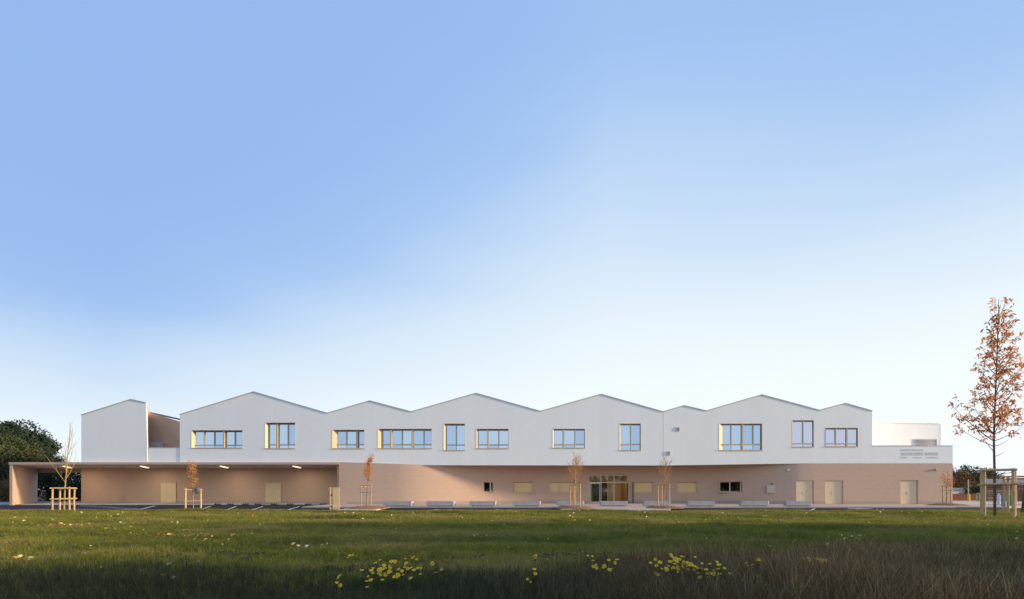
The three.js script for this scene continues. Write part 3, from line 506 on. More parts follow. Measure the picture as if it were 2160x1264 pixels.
{ // slatted gate
  const z = 32.2, x0 = fx(695, z), s = F / z, g = thing('slatted_gate', 'tall beige metal gate leaf of upright bars with latch post', 'gate', x0, 0, -z);
  const H = (1078.5 - 1029) / s;
  obj('post', rbox(0, 0.11, 0, H, -0.06, 0.05, 0.012), M.beige, g);
  obj('latch', [rbox(0.1, 0.2, H * 0.62, H * 0.70, -0.05, 0.05, 0.01), rbox(0.1, 0.22, 0.25, 0.36, -0.05, 0.05, 0.01)], M.darkMetal, g);
  for (let i = 0; i < 7; i++) obj('bar', rbox(0.22 + i * 0.068, 0.262 + i * 0.068, 0.06, H - 0.01, -0.02 - i * 0.02, 0.02 - i * 0.02, 0.008), M.beige, g);
  obj('rail', [hexa([V(0.12, 0.16, -0.02), V(0.66, 0.16, -0.16), V(0.66, 0.2, -0.16), V(0.12, 0.2, -0.02)], [V(0.12, 0.16, -0.06), V(0.66, 0.16, -0.2), V(0.66, 0.2, -0.2), V(0.12, 0.2, -0.06)]), hexa([V(0.12, H - 0.2, -0.02), V(0.66, H - 0.2, -0.16), V(0.66, H - 0.16, -0.16), V(0.12, H - 0.16, -0.02)], [V(0.12, H - 0.2, -0.06), V(0.66, H - 0.2, -0.2), V(0.66, H - 0.16, -0.2), V(0.12, H - 0.16, -0.06)])], M.beige, g);
}
// ---- coloured posts and racks on the plaza
function pencil(px, base, top, col, label) {
  const z = EYE * F / (base - HORIZON), h = (base - top) * z / F, t = thing('pencil_post', label, 'post', fx(px, z), 0, -z, 0, 'coloured posts on the plaza'), m = std(...col, 0.45);
  const sh = new THREE.CylinderGeometry(0.125, 0.125, h * 0.84, 6); sh.translate(0, h * 0.42, 0); obj('shaft', sh, m, t);
  const wd = new THREE.CylinderGeometry(0.05, 0.122, h * 0.11, 12); wd.translate(0, h * 0.895, 0); obj('point', wd, m, t);
  const tip = new THREE.CylinderGeometry(0.008, 0.048, h * 0.05, 10); tip.translate(0, h * 0.975, 0); obj('tip', tip, m, t);
}
pencil(2044, 1058, 1041, [0.75, 0.5, 0.04], 'yellow round post in front of the red brick low wall');
pencil(2107, 1064, 1041, [0.35, 0.5, 0.72], 'pale blue post on the plaza before the dark timber shed');
pencil(2116.5, 1071, 1043, [0.06, 0.28, 0.62], 'strong blue post between the pale blue and green posts');
pencil(2131, 1068, 1041, [0.05, 0.36, 0.11], 'green post on the plaza beside the blue post');
function rack(px0, px1, base, top, col, label, bars) {
  const z = EYE * F / (base - HORIZON), w = (px1 - px0) * z / F / 2, h = (base - top) * z / F, t = thing('cycle_rack', label, 'cycle rack', fx((px0 + px1) / 2, z), 0, -z), m = std(...col, 0.45);
  const pts = [V(-w, 0, 0), V(-w, h * 0.85, 0), V(-w * 0.8, h, 0), V(w * 0.8, h, 0), V(w, h * 0.85, 0), V(w, 0, 0)];
  obj('hoop', path(new THREE.CatmullRomCurve3(pts, false, 'catmullrom', 0.1).getPoints(24), 0.06, 0.06, 8), m, t);
  for (let i = 1; i <= bars; i++) obj('bar', path([V(-w + 2 * w * i / (bars + 1), 0, 0), V(-w + 2 * w * i / (bars + 1), h - 0.03, 0)], 0.05, 0.05, 8), m, t);
  obj('crossbar', path([V(-w, h * 0.45, 0), V(w, h * 0.45, 0)], 0.045, 0.045, 8), m, t);
}
rack(2022, 2031, 1056, 1041, [0.62, 0.06, 0.03], 'red metal hoop rack in front of the red brick low wall', 1);
rack(2060, 2066, 1058, 1041, [0.16, 0.3, 0.14], 'dull green metal hoop rack near the yellow post', 0);

// ================================================================ TREES
const leafQuads = (n) => ({ p: [], c: [], n });
function addLeaf(L, pos, dir, len, wid, col) {               // pointed leaf of four triangles, folded along its rib
  const d = dir.clone().normalize(), s = V(rr(-1, 1), rr(-1, 1), rr(-1, 1)).cross(d).normalize().multiplyScalar(wid / 2), up = s.clone().cross(d).normalize().multiplyScalar(wid * 0.18);
  const a = pos, b = pos.clone().addScaledVector(d, len * 0.45), t = pos.clone().addScaledVector(d, len), l = b.clone().add(s).add(up), r = b.clone().sub(s).add(up);
  for (const v of [a, l, t, a, t, r]) L.p.push(v.x, v.y, v.z);
  const k = rr(0.8, 1.2); for (let i = 0; i < 6; i++) L.c.push(col[0] * k, col[1] * k, col[2] * k);
}
function leafGeo(L) { const g = new THREE.BufferGeometry(); g.setAttribute('position', new THREE.Float32BufferAttribute(L.p, 3)); g.setAttribute('color', new THREE.Float32BufferAttribute(L.c, 3)); g.computeVertexNormals(); return g; }
function mesh(name, geo, mat, parent, kind) { const m = new THREE.Mesh(geo, mat); m.name = name; parent.add(m); m.castShadow = m.receiveShadow = true; if (kind) m.userData.kind = kind; return m; }
const pick = (a) => a[Math.floor(rnd() * a.length)];
function bend(a, d, len, up, wob, n = 4) { const pts = [a.clone()]; d = d.clone().normalize(); let p = a.clone(); for (let i = 0; i < n; i++) { d.y += up / n; d.x += wob * gauss(); d.z += wob * gauss(); d.normalize(); p = p.clone().addScaledVector(d, len / n); pts.push(p); } return pts; }

// a full background tree: limbs to leaf clumps spread through the crown
function bigTree(name, label, cat, x, z, h, r, o = {}) {
  const t = thing(name, label, cat, x, 0, z, rr(0, 6.28), o.group), trunkTop = h * (o.trunk ?? 0.3), wood = [path(bend(V(0, -0.1, 0), V(0, 1, 0), h * 0.8, 0, 0.04, 6), o.tr ?? h * 0.022, 0.05, 7)], L = leafQuads();
  const n = o.clumps ?? 34, per = o.per ?? 110, cols = o.cols, cone = o.cone;
  for (let i = 0; i < n; i++) {
    let q; do q = V(rr(-1, 1), rr(-1, 1), rr(-1, 1)); while (q.length() > 1 || (!cone && q.length() < 0.35));
    let y, sx; if (cone) { y = trunkTop + (h - trunkTop) * Math.pow(rnd(), 1.4) * 0.96; sx = r * Math.pow(1 - (y - trunkTop) / (h - trunkTop), 0.8) * 0.95; } else { y = trunkTop + (h - trunkTop) * (0.5 + 0.46 * q.y); sx = r; }
    const c = V(q.x * sx * 0.9, y, q.z * sx * 0.9), cr = (o.cr ?? 0.26) * r * rr(0.7, 1.25), col = pick(cols);
    if (!cone || i % 3 === 0) wood.push(path([V(0, Math.max(trunkTop * 0.7, y - Math.hypot(c.x, c.z) * 0.8), 0), V(c.x * 0.5, y - Math.hypot(c.x, c.z) * 0.25, c.z * 0.5), c], h * 0.007, 0.015, 4));
    for (let k = 0; k < per; k++) { const d = V(gauss(), gauss() * 0.8, gauss()); if (d.length() > 1.7) d.setLength(1.7 * Math.sqrt(rnd())); d.multiplyScalar(cr * 0.62); addLeaf(L, c.clone().add(d), d.clone().add(V(0, -0.2 + 0.4 * rnd(), 0)).add(V(gauss(), gauss(), gauss()).multiplyScalar(0.3)), (o.leaf ?? 0.3) * rr(0.7, 1.3), (o.leaf ?? 0.3) * (o.lw ?? 0.6), col); }
  }
  obj('trunk', wood.map((g) => g), o.bark ?? M.bark, t); mesh('crown', leafGeo(L), M.leafDark, t, 'stuff');
  return t;
}
const G1 = [[0.022, 0.042, 0.020], [0.032, 0.055, 0.022], [0.02, 0.036, 0.022]], G2 = [[0.05, 0.065, 0.02], [0.065, 0.07, 0.02], [0.04, 0.06, 0.02]], A1 = [[0.22, 0.11, 0.03], [0.16, 0.09, 0.03], [0.10, 0.08, 0.03]];
const TL = (px, z) => fx(px, z);
bigTree('broadleaf_tree', 'tall dark green tree standing behind the canopy end', 'tree', TL(24, 62), -62, 10.9, 4.0, { cols: G1, clumps: 60, trunk: 0.12, per: 240, leaf: 0.34 });
bigTree('broadleaf_tree', 'tall dark tree half hidden by the taller dark tree', 'tree', TL(60, 66), -66, 10.6, 3.3, { cols: G1, clumps: 52, trunk: 0.12, per: 240, leaf: 0.34 });
bigTree('broadleaf_tree', 'olive green bushy tree in front of the tall dark tree', 'tree', TL(8, 57), -57, 8.0, 4.2, { cols: G2, clumps: 52, trunk: 0.05, per: 220 });
bigTree('autumn_bush', 'low brownish orange bush beside the canopy end wall', 'bush', TL(-6, 53.5), -53.5, 3.1, 2.4, { cols: A1, clumps: 22, trunk: 0.02, per: 110, leaf: 0.2 });
bigTree('conifer_tree', 'slim dark conifer rising just over the canopy roof', 'conifer', TL(104, 63), -63, 7.0, 2.6, { cols: G1, cone: true, clumps: 50, trunk: 0.05, per: 70, leaf: 0.22, lw: 0.35 });
bigTree('conifer_tree', 'small dark conifer next to the white gable', 'conifer', TL(124, 64), -64, 6.3, 2.2, { cols: G1, cone: true, clumps: 44, trunk: 0.05, per: 70, leaf: 0.22, lw: 0.35 });
bigTree('conifer_tree', 'shortest dark conifer touching the white gable', 'conifer', TL(146, 64), -64, 5.4, 2.0, { cols: G1, cone: true, clumps: 40, trunk: 0.05, per: 70, leaf: 0.22, lw: 0.35 });
bigTree('hedge_bush', 'dark evergreen bush filling the opening behind the canopy', 'bush', TL(100, 58.5), -58.5, 4.6, 3.6, { cols: G1, clumps: 40, trunk: 0.01, per: 150, leaf: 0.24 });
bigTree('hedge_bush', 'dark evergreen bush seen through the opening beside the parking wall', 'bush', TL(160, 59), -59, 4.6, 3.4, { cols: G1, clumps: 40, trunk: 0.01, per: 150, leaf: 0.24 });
// right-hand background
for (const [px, z, h, r, c, l] of [[2016, 78, 5.2, 2.6, A1, 'brownish autumn tree showing right past the end wall'], [2036, 84, 6.4, 3.2, [...G1, ...A1.slice(2)], 'dark evergreen tree above the white railing wall'], [2058, 82, 5.6, 3.0, [...G2, ...A1], 'mixed green and rust tree behind the clipped hedge'], [2084, 88, 5.0, 3.4, A1, 'rusty brown tree between the two stake frames'], [2000, 80, 5.0, 3.0, A1, 'rust coloured tree mostly hidden by the end wall']])
  bigTree('distant_tree', l, 'tree', TL(px, z), -z, h, r, { cols: c, clumps: 36, trunk: 0.08, per: 70, leaf: 0.3 });

// staked young trees. posts: offsets in metres across / along the line of sight
function stakeFrame(name, label, px, z, y, H, posts, rails, r, mats, group) {
  const X = fx(px, z), t = thing(name, label, 'tree stakes', X, y, -z, Math.atan2(-X, z), group), pos = [];
  posts.forEach(([a, b], i) => {
    const A = V(a, -0.15, -b), B = V(a + rr(-0.02, 0.02), H * rr(0.985, 1.02), -b + rr(-0.02, 0.02)); pos.push([a, b]);
    const g = path([A, V(a + rr(-0.015, 0.015), H * 0.5, -b), B], r * 1.06, r * 0.95, 12), capg = new THREE.CircleGeometry(r * 0.95, 12); capg.rotateX(-Math.PI / 2); capg.translate(B.x, B.y, B.z);
    obj('post', [g, capg], pick(mats), t);
  });
  for (const [i, j, f, k] of rails) {
    const [a, b] = pos[i], [c, d] = pos[j], s = r * 0.9, dx = c - a, dz = d - b, L = Math.hypot(dx, dz), ox = -0.0 + dx / L * 0.1, oz = dz / L * 0.1, fr = k ?? 1;
    const nx = dz / L * r * 1.5, nz = -dx / L * r * 1.5;
    const A = V(a - ox + nx, H * f, -(b - oz) - 0 + -nz), B = V(c + ox + nx, H * f + rr(-0.02, 0.02), -(d + oz) - nz), dir = B.clone().sub(A).normalize(), q = new THREE.Quaternion().setFromUnitVectors(V(0, 0, 1), dir);
    const e1 = new THREE.CircleGeometry(s * fr, 10), e2 = new THREE.CircleGeometry(s * fr, 10); e2.applyQuaternion(q); e1.rotateY(Math.PI); e1.applyQuaternion(q); e1.translate(A.x, A.y, A.z); e2.translate(B.x, B.y, B.z);
    obj('rail', [path([A, A.clone().lerp(B, 0.5).add(V(0, rr(-0.01, 0.01), 0)), B], s * fr, s * fr, 10), e1, e2], pick(mats), t);
  }
  return t;
}
function tie(t, H, posts) { for (const [a, b] of posts) obj('strap', path([V(a, H, -b), V(a * 0.5, H - 0.06, -b * 0.5), V(0.05 * Math.sign(a), H - 0.09, 0)], 0.014, 0.014, 5), M.strap, t); }

// bare or lightly leaved sapling
function sapling(name, label, px, z, y, h, o) {
  const t = thing(name, label, 'tree', fx(px, z), y, -z, 0, 'young staked trees'), W = [], L = leafQuads(), tips = [];
  const trunk = bend(V(0, -0.1, 0), V(o.lean ?? 0, 1, 0), h * (o.tf ?? 0.97), 0, 0.018, 9); W.push(path(trunk, o.r, 0.008, 8));
  const at = (f) => { const i = Math.min(8.999, Math.max(0, f * 9)), k = Math.floor(i); return trunk[k].clone().lerp(trunk[k + 1], i - k); };
  for (let i = 0; i < o.n; i++) {
    const f = o.f0 + (o.f1 - o.f0) * (i + rnd() * 0.6) / o.n, a = i * 2.4 + rnd(), s = o.spread, b = at(f);
    const len = h * o.len * (1 - 0.55 * (f - o.f0) / (1 - o.f0)) * rr(0.7, 1.2), d = V(Math.cos(a) * s, rr(0.55, 0.9), Math.sin(a) * s), br = bend(b, d, len, o.up, 0.07, 5);
    W.push(path(br, o.r * 0.36, 0.005, 5)); tips.push(...br.slice(2));
    for (let k = 0; k < o.twigs; k++) { const q = pick(br.slice(1, 5)), tw = bend(q, V(Math.cos(a + rr(-1, 1)) * s, rr(0.5, 1.2), Math.sin(a + rr(-1, 1)) * s), len * rr(0.25, 0.55), o.up * 0.6, 0.09, 3); W.push(path(tw, o.r * 0.17, 0.004, 4)); tips.push(...tw.slice(1)); }
  }
  for (let i = 0; i < (o.leaves ?? 0); i++) { const q = pick(tips).clone().add(V(gauss(), gauss(), gauss()).multiplyScalar(o.ls * 0.8)); addLeaf(L, q, V(gauss(), -0.6 + gauss() * 0.6, gauss()), o.ls * rr(0.7, 1.3), o.ls * 0.5, pick(o.cols)); }
  obj('trunk', W[0], o.bark, t); obj('branches', W.slice(1), o.bark, t);
  if (o.leaves) mesh('crown', leafGeo(L), M.leaf, t, 'stuff');
  return t;
}
const OR = [[0.72, 0.32, 0.07], [0.60, 0.22, 0.05], [0.76, 0.42, 0.10], [0.46, 0.16, 0.05]];
const RD = [[0.70, 0.29, 0.09], [0.78, 0.40, 0.12], [0.56, 0.20, 0.08], [0.42, 0.17, 0.09], [0.80, 0.48, 0.18]];
const LAWN = 0.17, W1 = [M.wood], W2 = [M.wood, M.wood, M.greyWood];
const STK = 'timber stakes round the young trees';
// 1: bare yellowish sapling by the canopy end
sapling('young_tree', 'bare yellow-barked sapling in front of the canopy end opening', 134.7, 28, 0.0, 5.9, { r: 0.05, n: 11, f0: 0.28, f1: 0.8, len: 0.34, spread: 0.34, up: 0.6, twigs: 2, bark: M.barkYellow });
stakeFrame('stake_frame', 'square of four round timber stakes round the bare yellow sapling', 134.7, 28, 0.0, 1.62, [[-0.49, -0.2], [-0.19, 0.46], [0.24, -0.46], [0.46, 0.22]], [[0, 2, 0.96], [2, 3, 0.96], [0, 2, 0.56], [2, 3, 0.56], [1, 3, 0.95], [1, 3, 0.57], [0, 1, 0.96]], 0.047, W1, STK);
// 2: small orange sapling
sapling('young_tree', 'small orange-leaved sapling in front of the covered parking bays', 407.7, 28, 0.0, 3.35, { r: 0.03, n: 12, f0: 0.45, f1: 0.95, len: 0.22, spread: 0.35, up: 0.5, twigs: 3, leaves: 620, ls: 0.085, cols: OR, bark: M.barkTan });
{ const t = stakeFrame('stake_frame', 'two timber stakes with grey sack tied to the rail before the parking bays', 407.7, 28, 0.0, 1.55, [[-0.38, 0], [0.38, 0.02]], [[0, 1, 0.95, 0.5], [0, 1, 0.5, 0.45]], 0.05, W1, STK); const sk = new THREE.SphereGeometry(0.15, 14, 10); { const p = sk.attributes.position; for (let i = 0; i < p.count; i++) { const n = 1 + 0.35 * (vnoise(p.getX(i) * 14 + 9, p.getY(i) * 14 + 5) - 0.5); p.setXYZ(i, p.getX(i) * n * 1.15, p.getY(i) * n * 1.35, p.getZ(i) * n); } sk.computeVertexNormals(); } sk.translate(0.22, 1.42, 0.12); obj('sack', sk, std(0.10, 0.10, 0.11, 0.7), t); }
// 3: narrow orange sapling by the gate
sapling('young_tree', 'narrow orange-leaved sapling growing from mulch beside the slatted gate', 773.8, 34.5, 0.1, 4.05, { r: 0.055, n: 14, f0: 0.5, f1: 0.96, len: 0.18, spread: 0.34, up: 0.6, twigs: 3, leaves: 800, ls: 0.10, cols: OR, bark: M.barkTan });
stakeFrame('stake_frame', 'thin timber stake frame beside the slatted gate', 773.8, 34.5, 0.1, 1.78, [[-0.43, 0.1], [0.28, -0.1], [0.02, 0.42]], [[0, 1, 0.97, 0.9], [0, 1, 0.68, 0.9], [0, 2, 0.9, 0.9], [1, 2, 0.97, 0.9]], 0.04, [M.greyWood, M.wood], STK);
// 4, 5: bare orange-twigged saplings either side of the entrance apron
sapling('young_tree', 'bare orange-twigged sapling with dense broom head left of the glass entrance', 1213, 34.5, 0.1, 4.3, { r: 0.06, n: 26, f0: 0.42, f1: 0.9, len: 0.27, spread: 0.95, up: 0.8, twigs: 6, leaves: 110, ls: 0.07, cols: OR, bark: M.barkOrange });
stakeFrame('stake_frame', 'three pale timber stakes in mulch left of the glass entrance', 1213, 34.5, 0.1, 1.8, [[-0.38, -0.05], [0.38, -0.2], [-0.1, 0.35]], [[0, 1, 0.97, 0.9], [0, 1, 0.8, 0.7], [2, 1, 0.96, 0.9], [0, 2, 0.96, 0.9]], 0.045, W1, STK);
sapling('young_tree', 'bare orange-twigged sapling with thin stem right of the glass entrance', 1399.5, 34.8, 0.1, 4.1, { r: 0.04, n: 20, f0: 0.5, f1: 0.85, len: 0.25, spread: 1.0, up: 0.95, twigs: 6, leaves: 80, ls: 0.07, cols: OR, bark: M.barkOrange });
stakeFrame('stake_frame', 'three pale timber stakes in mulch right of the glass entrance', 1399.5, 34.8, 0.1, 1.82, [[-0.39, 0], [0.43, -0.05], [-0.12, 0.4]], [[0, 1, 0.98, 0.9], [0, 1, 0.8, 0.7], [2, 1, 0.97, 0.9], [0, 2, 0.97, 0.9]], 0.045, W1, STK);
// 6: forked sapling at the right corner of the building
sapling('young_tree', 'forked sapling with russet leaves at the right corner of the building', 1996, 41.0, 0.1, 3.7, { r: 0.035, n: 8, f0: 0.38, f1: 0.7, len: 0.42, spread: 0.34, up: 0.35, twigs: 3, tf: 0.75, leaves: 300, ls: 0.12, cols: RD, bark: M.barkTan });
stakeFrame('stake_frame', 'short timber stakes with crossed rails at the right corner of the building', 1996, 40.9, 0.1, 1.75, [[-0.22, 0], [0.06, 0.25], [0.3, -0.1]], [[0, 2, 0.97, 0.8], [0, 2, 0.75, 0.7]], 0.045, W2, STK);
// 7: the tall russet tree at the right edge
{
  const z = 21, px = 2107, t = thing('russet_tree', 'tall young tree with russet orange leaves inside a heavy timber frame', 'tree', fx(px, z), LAWN, -z, 0, 'young staked trees'), s = z / F, ca = 1 / Math.hypot(1, (px - CX) / F), k = s * ca;   // metres across the line of sight per pixel
  t.rotation.y = Math.atan2(-fx(px, z), z);
  const P7 = (x, y, d = 0) => V((x - px) * k * 1.0, (1034 - y) * s + EYE - LAWN, -d), W = [], L = leafQuads();
  const trunk = [P7(2099, 1105), P7(2098.5, 1040), P7(2098, 985), P7(2097, 930), P7(2099, 860), P7(2102, 790), P7(2104.5, 720), P7(2106.5, 665), P7(2107, 632)];
  const tc = new THREE.CatmullRomCurve3(trunk).getPoints(40); obj('trunk', path(tc, 0.058, 0.008, 10), M.bark, t);
  const atY = (py) => { const y = (1034 - py) * s + EYE - LAWN; let b = tc[0]; for (const p of tc) if (Math.abs(p.y - y) < Math.abs(b.y - y)) b = p; return b.clone(); };
  // main branches: [start y, end x, end y, depth, leaf density]
  const BR = [[952, 2078, 926, 0.3, 0.1], [945, 2128, 930, -0.4, 0.05], [960, 2122, 951, 0.3, 0.0], [936, 2020, 898, 0.4, 0.55], [930, 2158, 905, -0.3, 0.5], [925, 2006, 850, -0.3, 1.2], [922, 2055, 880, -0.8, 0.9], [920, 2160, 872, 0.5, 1.3], [915, 2075, 870, 0.9, 1.0], [918, 2125, 855, 0.8, 1.2], [912, 2050, 845, 0.7, 0.9], [905, 2095, 850, -1.0, 1.5], [900, 2135, 870, -0.9, 1.5], [870, 2062, 825, -0.3, 1.2], [868, 2146, 815, 0.3, 1.0], [860, 2080, 830, 0.7, 1.3], [850, 2152, 800, -0.4, 1.1], [845, 2072, 790, 0.5, 1.2], [838, 2158, 775, 0.4, 1.2], [830, 2115, 785, -0.7, 1.3], [815, 2064, 770, -0.2, 1.1], [808, 2140, 760, -0.3, 1.5], [798, 2135, 745, 0.5, 1.5], [790, 2070, 745, 0.5, 1.2], [780, 2090, 730, -0.6, 1.3], [770, 2148, 720, 0.1, 1.4], [765, 2066, 725, 0.0, 1.0], [750, 2125, 705, 0.5, 1.3], [742, 2080, 700, 0.3, 1.2], [730, 2130, 690, -0.3, 1.3], [722, 2082, 690, -0.3, 1.2], [712, 2122, 668, 0.2, 1.1], [702, 2090, 665, 0.2, 1.0], [690, 2120, 645, -0.1, 0.9], [685, 2088, 655, -0.1, 0.7], [668, 2112, 640, 0.1, 0.4], [672, 2096, 645, 0.1, 0.5]];
  for (const [y0, x1, y1, dp, dens] of BR) {
    const a = atY(y0), b = P7(x1, y1, dp), m = a.clone().lerp(b, 0.5); m.y -= 0.1 * a.distanceTo(b); m.x += 0.04 * gauss();
    const c = new THREE.QuadraticBezierCurve3(a, m, b), pts = c.getPoints(10); W.push(path(pts, 0.012 + 0.006 * a.distanceTo(b), 0.004, 6));
    const len = a.distanceTo(b), nodes = Math.round(dens * len * 7.8);
    for (let i = 0; i < nodes; i++) {
      const f = Math.pow(rr(0.12, 1), 0.75), q = c.getPoint(f), e = q.clone().add(V(gauss() * 0.16, Math.abs(gauss()) * 0.2, gauss() * 0.16)); W.push(path([q, q.clone().lerp(e, 0.5).add(V(0, 0.01, 0)), e], 0.006, 0.003, 4));
      const col = pick(RD), nl = 5 + Math.floor(rnd() * 5);
      for (let j = 0; j < nl; j++) addLeaf(L, e.clone().add(V(gauss(), gauss(), gauss()).multiplyScalar(0.05)), V(gauss() * 0.7, -0.75 + gauss() * 0.55, gauss() * 0.7), rr(0.12, 0.22), rr(0.05, 0.08), rnd() < 0.6 ? col : pick(RD));
    }
  }
  obj('branches', W, M.bark, t); mesh('crown', leafGeo(L), M.leaf, t, 'stuff');
  const H = (1087 - 984) * s, fr = stakeFrame('stake_frame', 'heavy square frame of thick round posts round the tall russet tree', px, z, LAWN, H, [[-0.46, -0.5], [0.45, -0.45], [-0.56, 0.45], [0.5, 0.5]], [[0, 1, 0.975, 1.1], [0, 1, 0.69, 1.0], [2, 0, 0.95, 1.1], [2, 0, 0.68, 1.0]], 0.058, [M.wood], STK);
  tie(fr, H * 0.93, [[-0.42, -0.4], [0.42, -0.38], [-0.5, 0.4]]);
}
{ // 8: the next one, cut by the picture's edge
  const z = 24, px = 2156, t = thing('young_tree', 'dark bare trunk of the tree behind the russet one in a lower frame', 'tree', fx(px, z), LAWN, -z, 0, 'young staked trees');
  const tr = bend(V(0, -0.1, 0), V(0.075, 1, 0.03), 7.4, 0, 0.008, 10); obj('trunk', path(tr, 0.062, 0.012, 10), M.bark, t);
  const W = [], L = leafQuads(); for (let i = 0; i < 26; i++) { const b = tr[4 + Math.floor(rnd() * 6)], a = rr(-0.9, 0.9), q = bend(b, V(Math.cos(a), 0.55, Math.sin(a)), rr(0.6, 1.6), 0.3, 0.06, 4); W.push(path(q, 0.02, 0.004, 5)); if (b.y > 4.6) for (let k = 0; k < 30; k++) addLeaf(L, pick(q.slice(2)).clone().add(V(gauss(), gauss(), gauss()).multiplyScalar(0.1)), V(gauss(), -0.8 + gauss() * 0.5, gauss()), rr(0.1, 0.18), 0.05, pick(RD)); }
  obj('branches', W, M.bark, t); mesh('crown', leafGeo(L), M.leaf, t, 'stuff');
  stakeFrame('stake_frame', 'lower timber frame of grey rails behind the heavy frame', px, z, LAWN, 2.02, [[-0.62, -0.4], [0.5, -0.4], [-0.5, 0.5], [0.5, 0.5]], [[0, 1, 0.98, 1], [0, 1, 0.8, 1], [2, 3, 0.93, 1], [2, 0, 0.95, 1]], 0.05, [M.wood, M.greyWood], STK);
}
// mulch mounds under the saplings
function mulch(px, z, rx, rz, y, label) {
  const g = new THREE.PlaneGeometry(1, 1, 40, 20); g.rotateX(-Math.PI / 2); const p = g.attributes.position, c = [];
  for (let i = 0; i < p.count; i++) { let x = p.getX(i) * 2, q = p.getZ(i) * 2; const m = Math.max(Math.abs(x), Math.abs(q)), l = Math.hypot(x, q) || 1; x *= m / l; q *= m / l; const r = Math.hypot(x, q); p.setXYZ(i, x * rx, y + 0.004 + 0.16 * Math.max(0, 1 - r * r) + 0.05 * (rnd() - 0.3) * (r < 0.98 ? 1 : 0), q * rz); const k = rr(0.6, 1.3); c.push(0.34 * k, 0.17 * k, 0.07 * k); }
  g.setAttribute('color', new THREE.Float32BufferAttribute(c, 3)); g.computeVertexNormals();
  const o = mesh(numbered('mulch_mound'), g, M.mulch, scene); o.position.set(fx(px, z), 0, -z); tag(o, label, 'mulch');
}
mulch(778, 34.5, 1.5, 1.6, 0.09, 'orange brown mulch mound under the narrow sapling by the gate');
mulch(1213, 34.5, 1.5, 1.6, 0.09, 'orange brown mulch mound left of the glass entrance');
mulch(1402, 34.8, 1.4, 1.6, 0.09, 'orange brown mulch mound right of the glass entrance');
mulch(2000, 40.6, 1.6, 1.3, 0.10, 'dull brown mulch patch at the right corner of the building');

// ---- far right: low walls, hedge, shed
{
  const z = 66, t = thing('railing_wall', 'white low wall with pale railing beside the far trees', 'wall', fx(2010, z), 0, -z);
  const w = fx(2040, z) - fx(1990, z); obj('wall', box(-1.4, w - 1.4, 0, fy(1037, z), -0.1, 0.1), std(0.78, 0.77, 0.75, 0.8), t); obj('pillar', rbox(w - 1.38, w - 0.9, 0, fy(1029, z), -0.25, 0.25, 0.02), std(0.78, 0.77, 0.75, 0.8), t);
  obj('rail', box(-1.4, w - 1.4, fy(1030.5, z), fy(1029.6, z), -0.03, 0.03), std(0.5, 0.53, 0.55, 0.5), t); for (let i = 0; i < 24; i++) obj('baluster', box(-1.4 + i * 0.14, -1.34 + i * 0.14, fy(1037, z), fy(1030.5, z), -0.02, 0.02), std(0.5, 0.53, 0.55, 0.5), t);
}
{ const z = 62; const o = thing('brick_wall', 'low red brick wall behind the red rack and yellow post', 'wall', fx(2000, z), 0, -z); obj('wall', box(0, fx(2072, z) - fx(2000, z), 0, fy(1043.5, z), -0.15, 0.15), std(0.30, 0.115, 0.065, 0.9), o); obj('coping', rbox(-0.02, fx(2072, z) - fx(2000, z) + 0.02, fy(1043.5, z) + 0.001, fy(1042.4, z) + 0.02, -0.2, 0.2, 0.015), std(0.36, 0.17, 0.11, 0.9), o); }
{ // clipped hedge
  const z = 64, L = leafQuads(), x0 = fx(2041, z), x1 = fx(2112, z), h = fy(1028, z), t = thing('clipped_hedge', 'clipped dark green hedge behind the yellow post', 'hedge', x0, 0, -z);
  for (let i = 0; i < 5200; i++) { const q = V(rr(0, x1 - x0), rr(0.2, h) + 0.1 * gauss(), rr(-0.7, 0.7)); addLeaf(L, q, V(gauss(), gauss() + 0.4, gauss() + 0.3), rr(0.12, 0.25), 0.1, pick([[0.04, 0.065, 0.02], [0.06, 0.085, 0.025]])); }
  mesh('foliage', leafGeo(L), M.leafDark, t, 'stuff'); const st = []; for (let i = 0; i < 7; i++) st.push(limb(V(0.3 + i * 0.75, -0.05, 0), V(0.3 + i * 0.75 + rr(-0.1, 0.1), 1.1, 0), 0.05, 0.02)); obj('stems', st, M.bark, t);
}
{ const z = 60, o = thing('pole', 'slim pale grey pole rising in front of the clipped hedge', 'pole', fx(2043, z), 0, -z); obj('shaft', path([V(0, 0, 0), V(0, fy(1012.5, z), 0)], 0.055, 0.045, 8), std(0.55, 0.5, 0.4, 0.6), o); obj('cap', new THREE.SphereGeometry(0.06, 8, 6).translate(0, fy(1012.5, z), 0), std(0.5, 0.48, 0.45, 0.6), o); obj('base', rbox(-0.12, 0.12, 0, 0.05, -0.12, 0.12, 0.01), std(0.4, 0.4, 0.4, 0.6), o); }
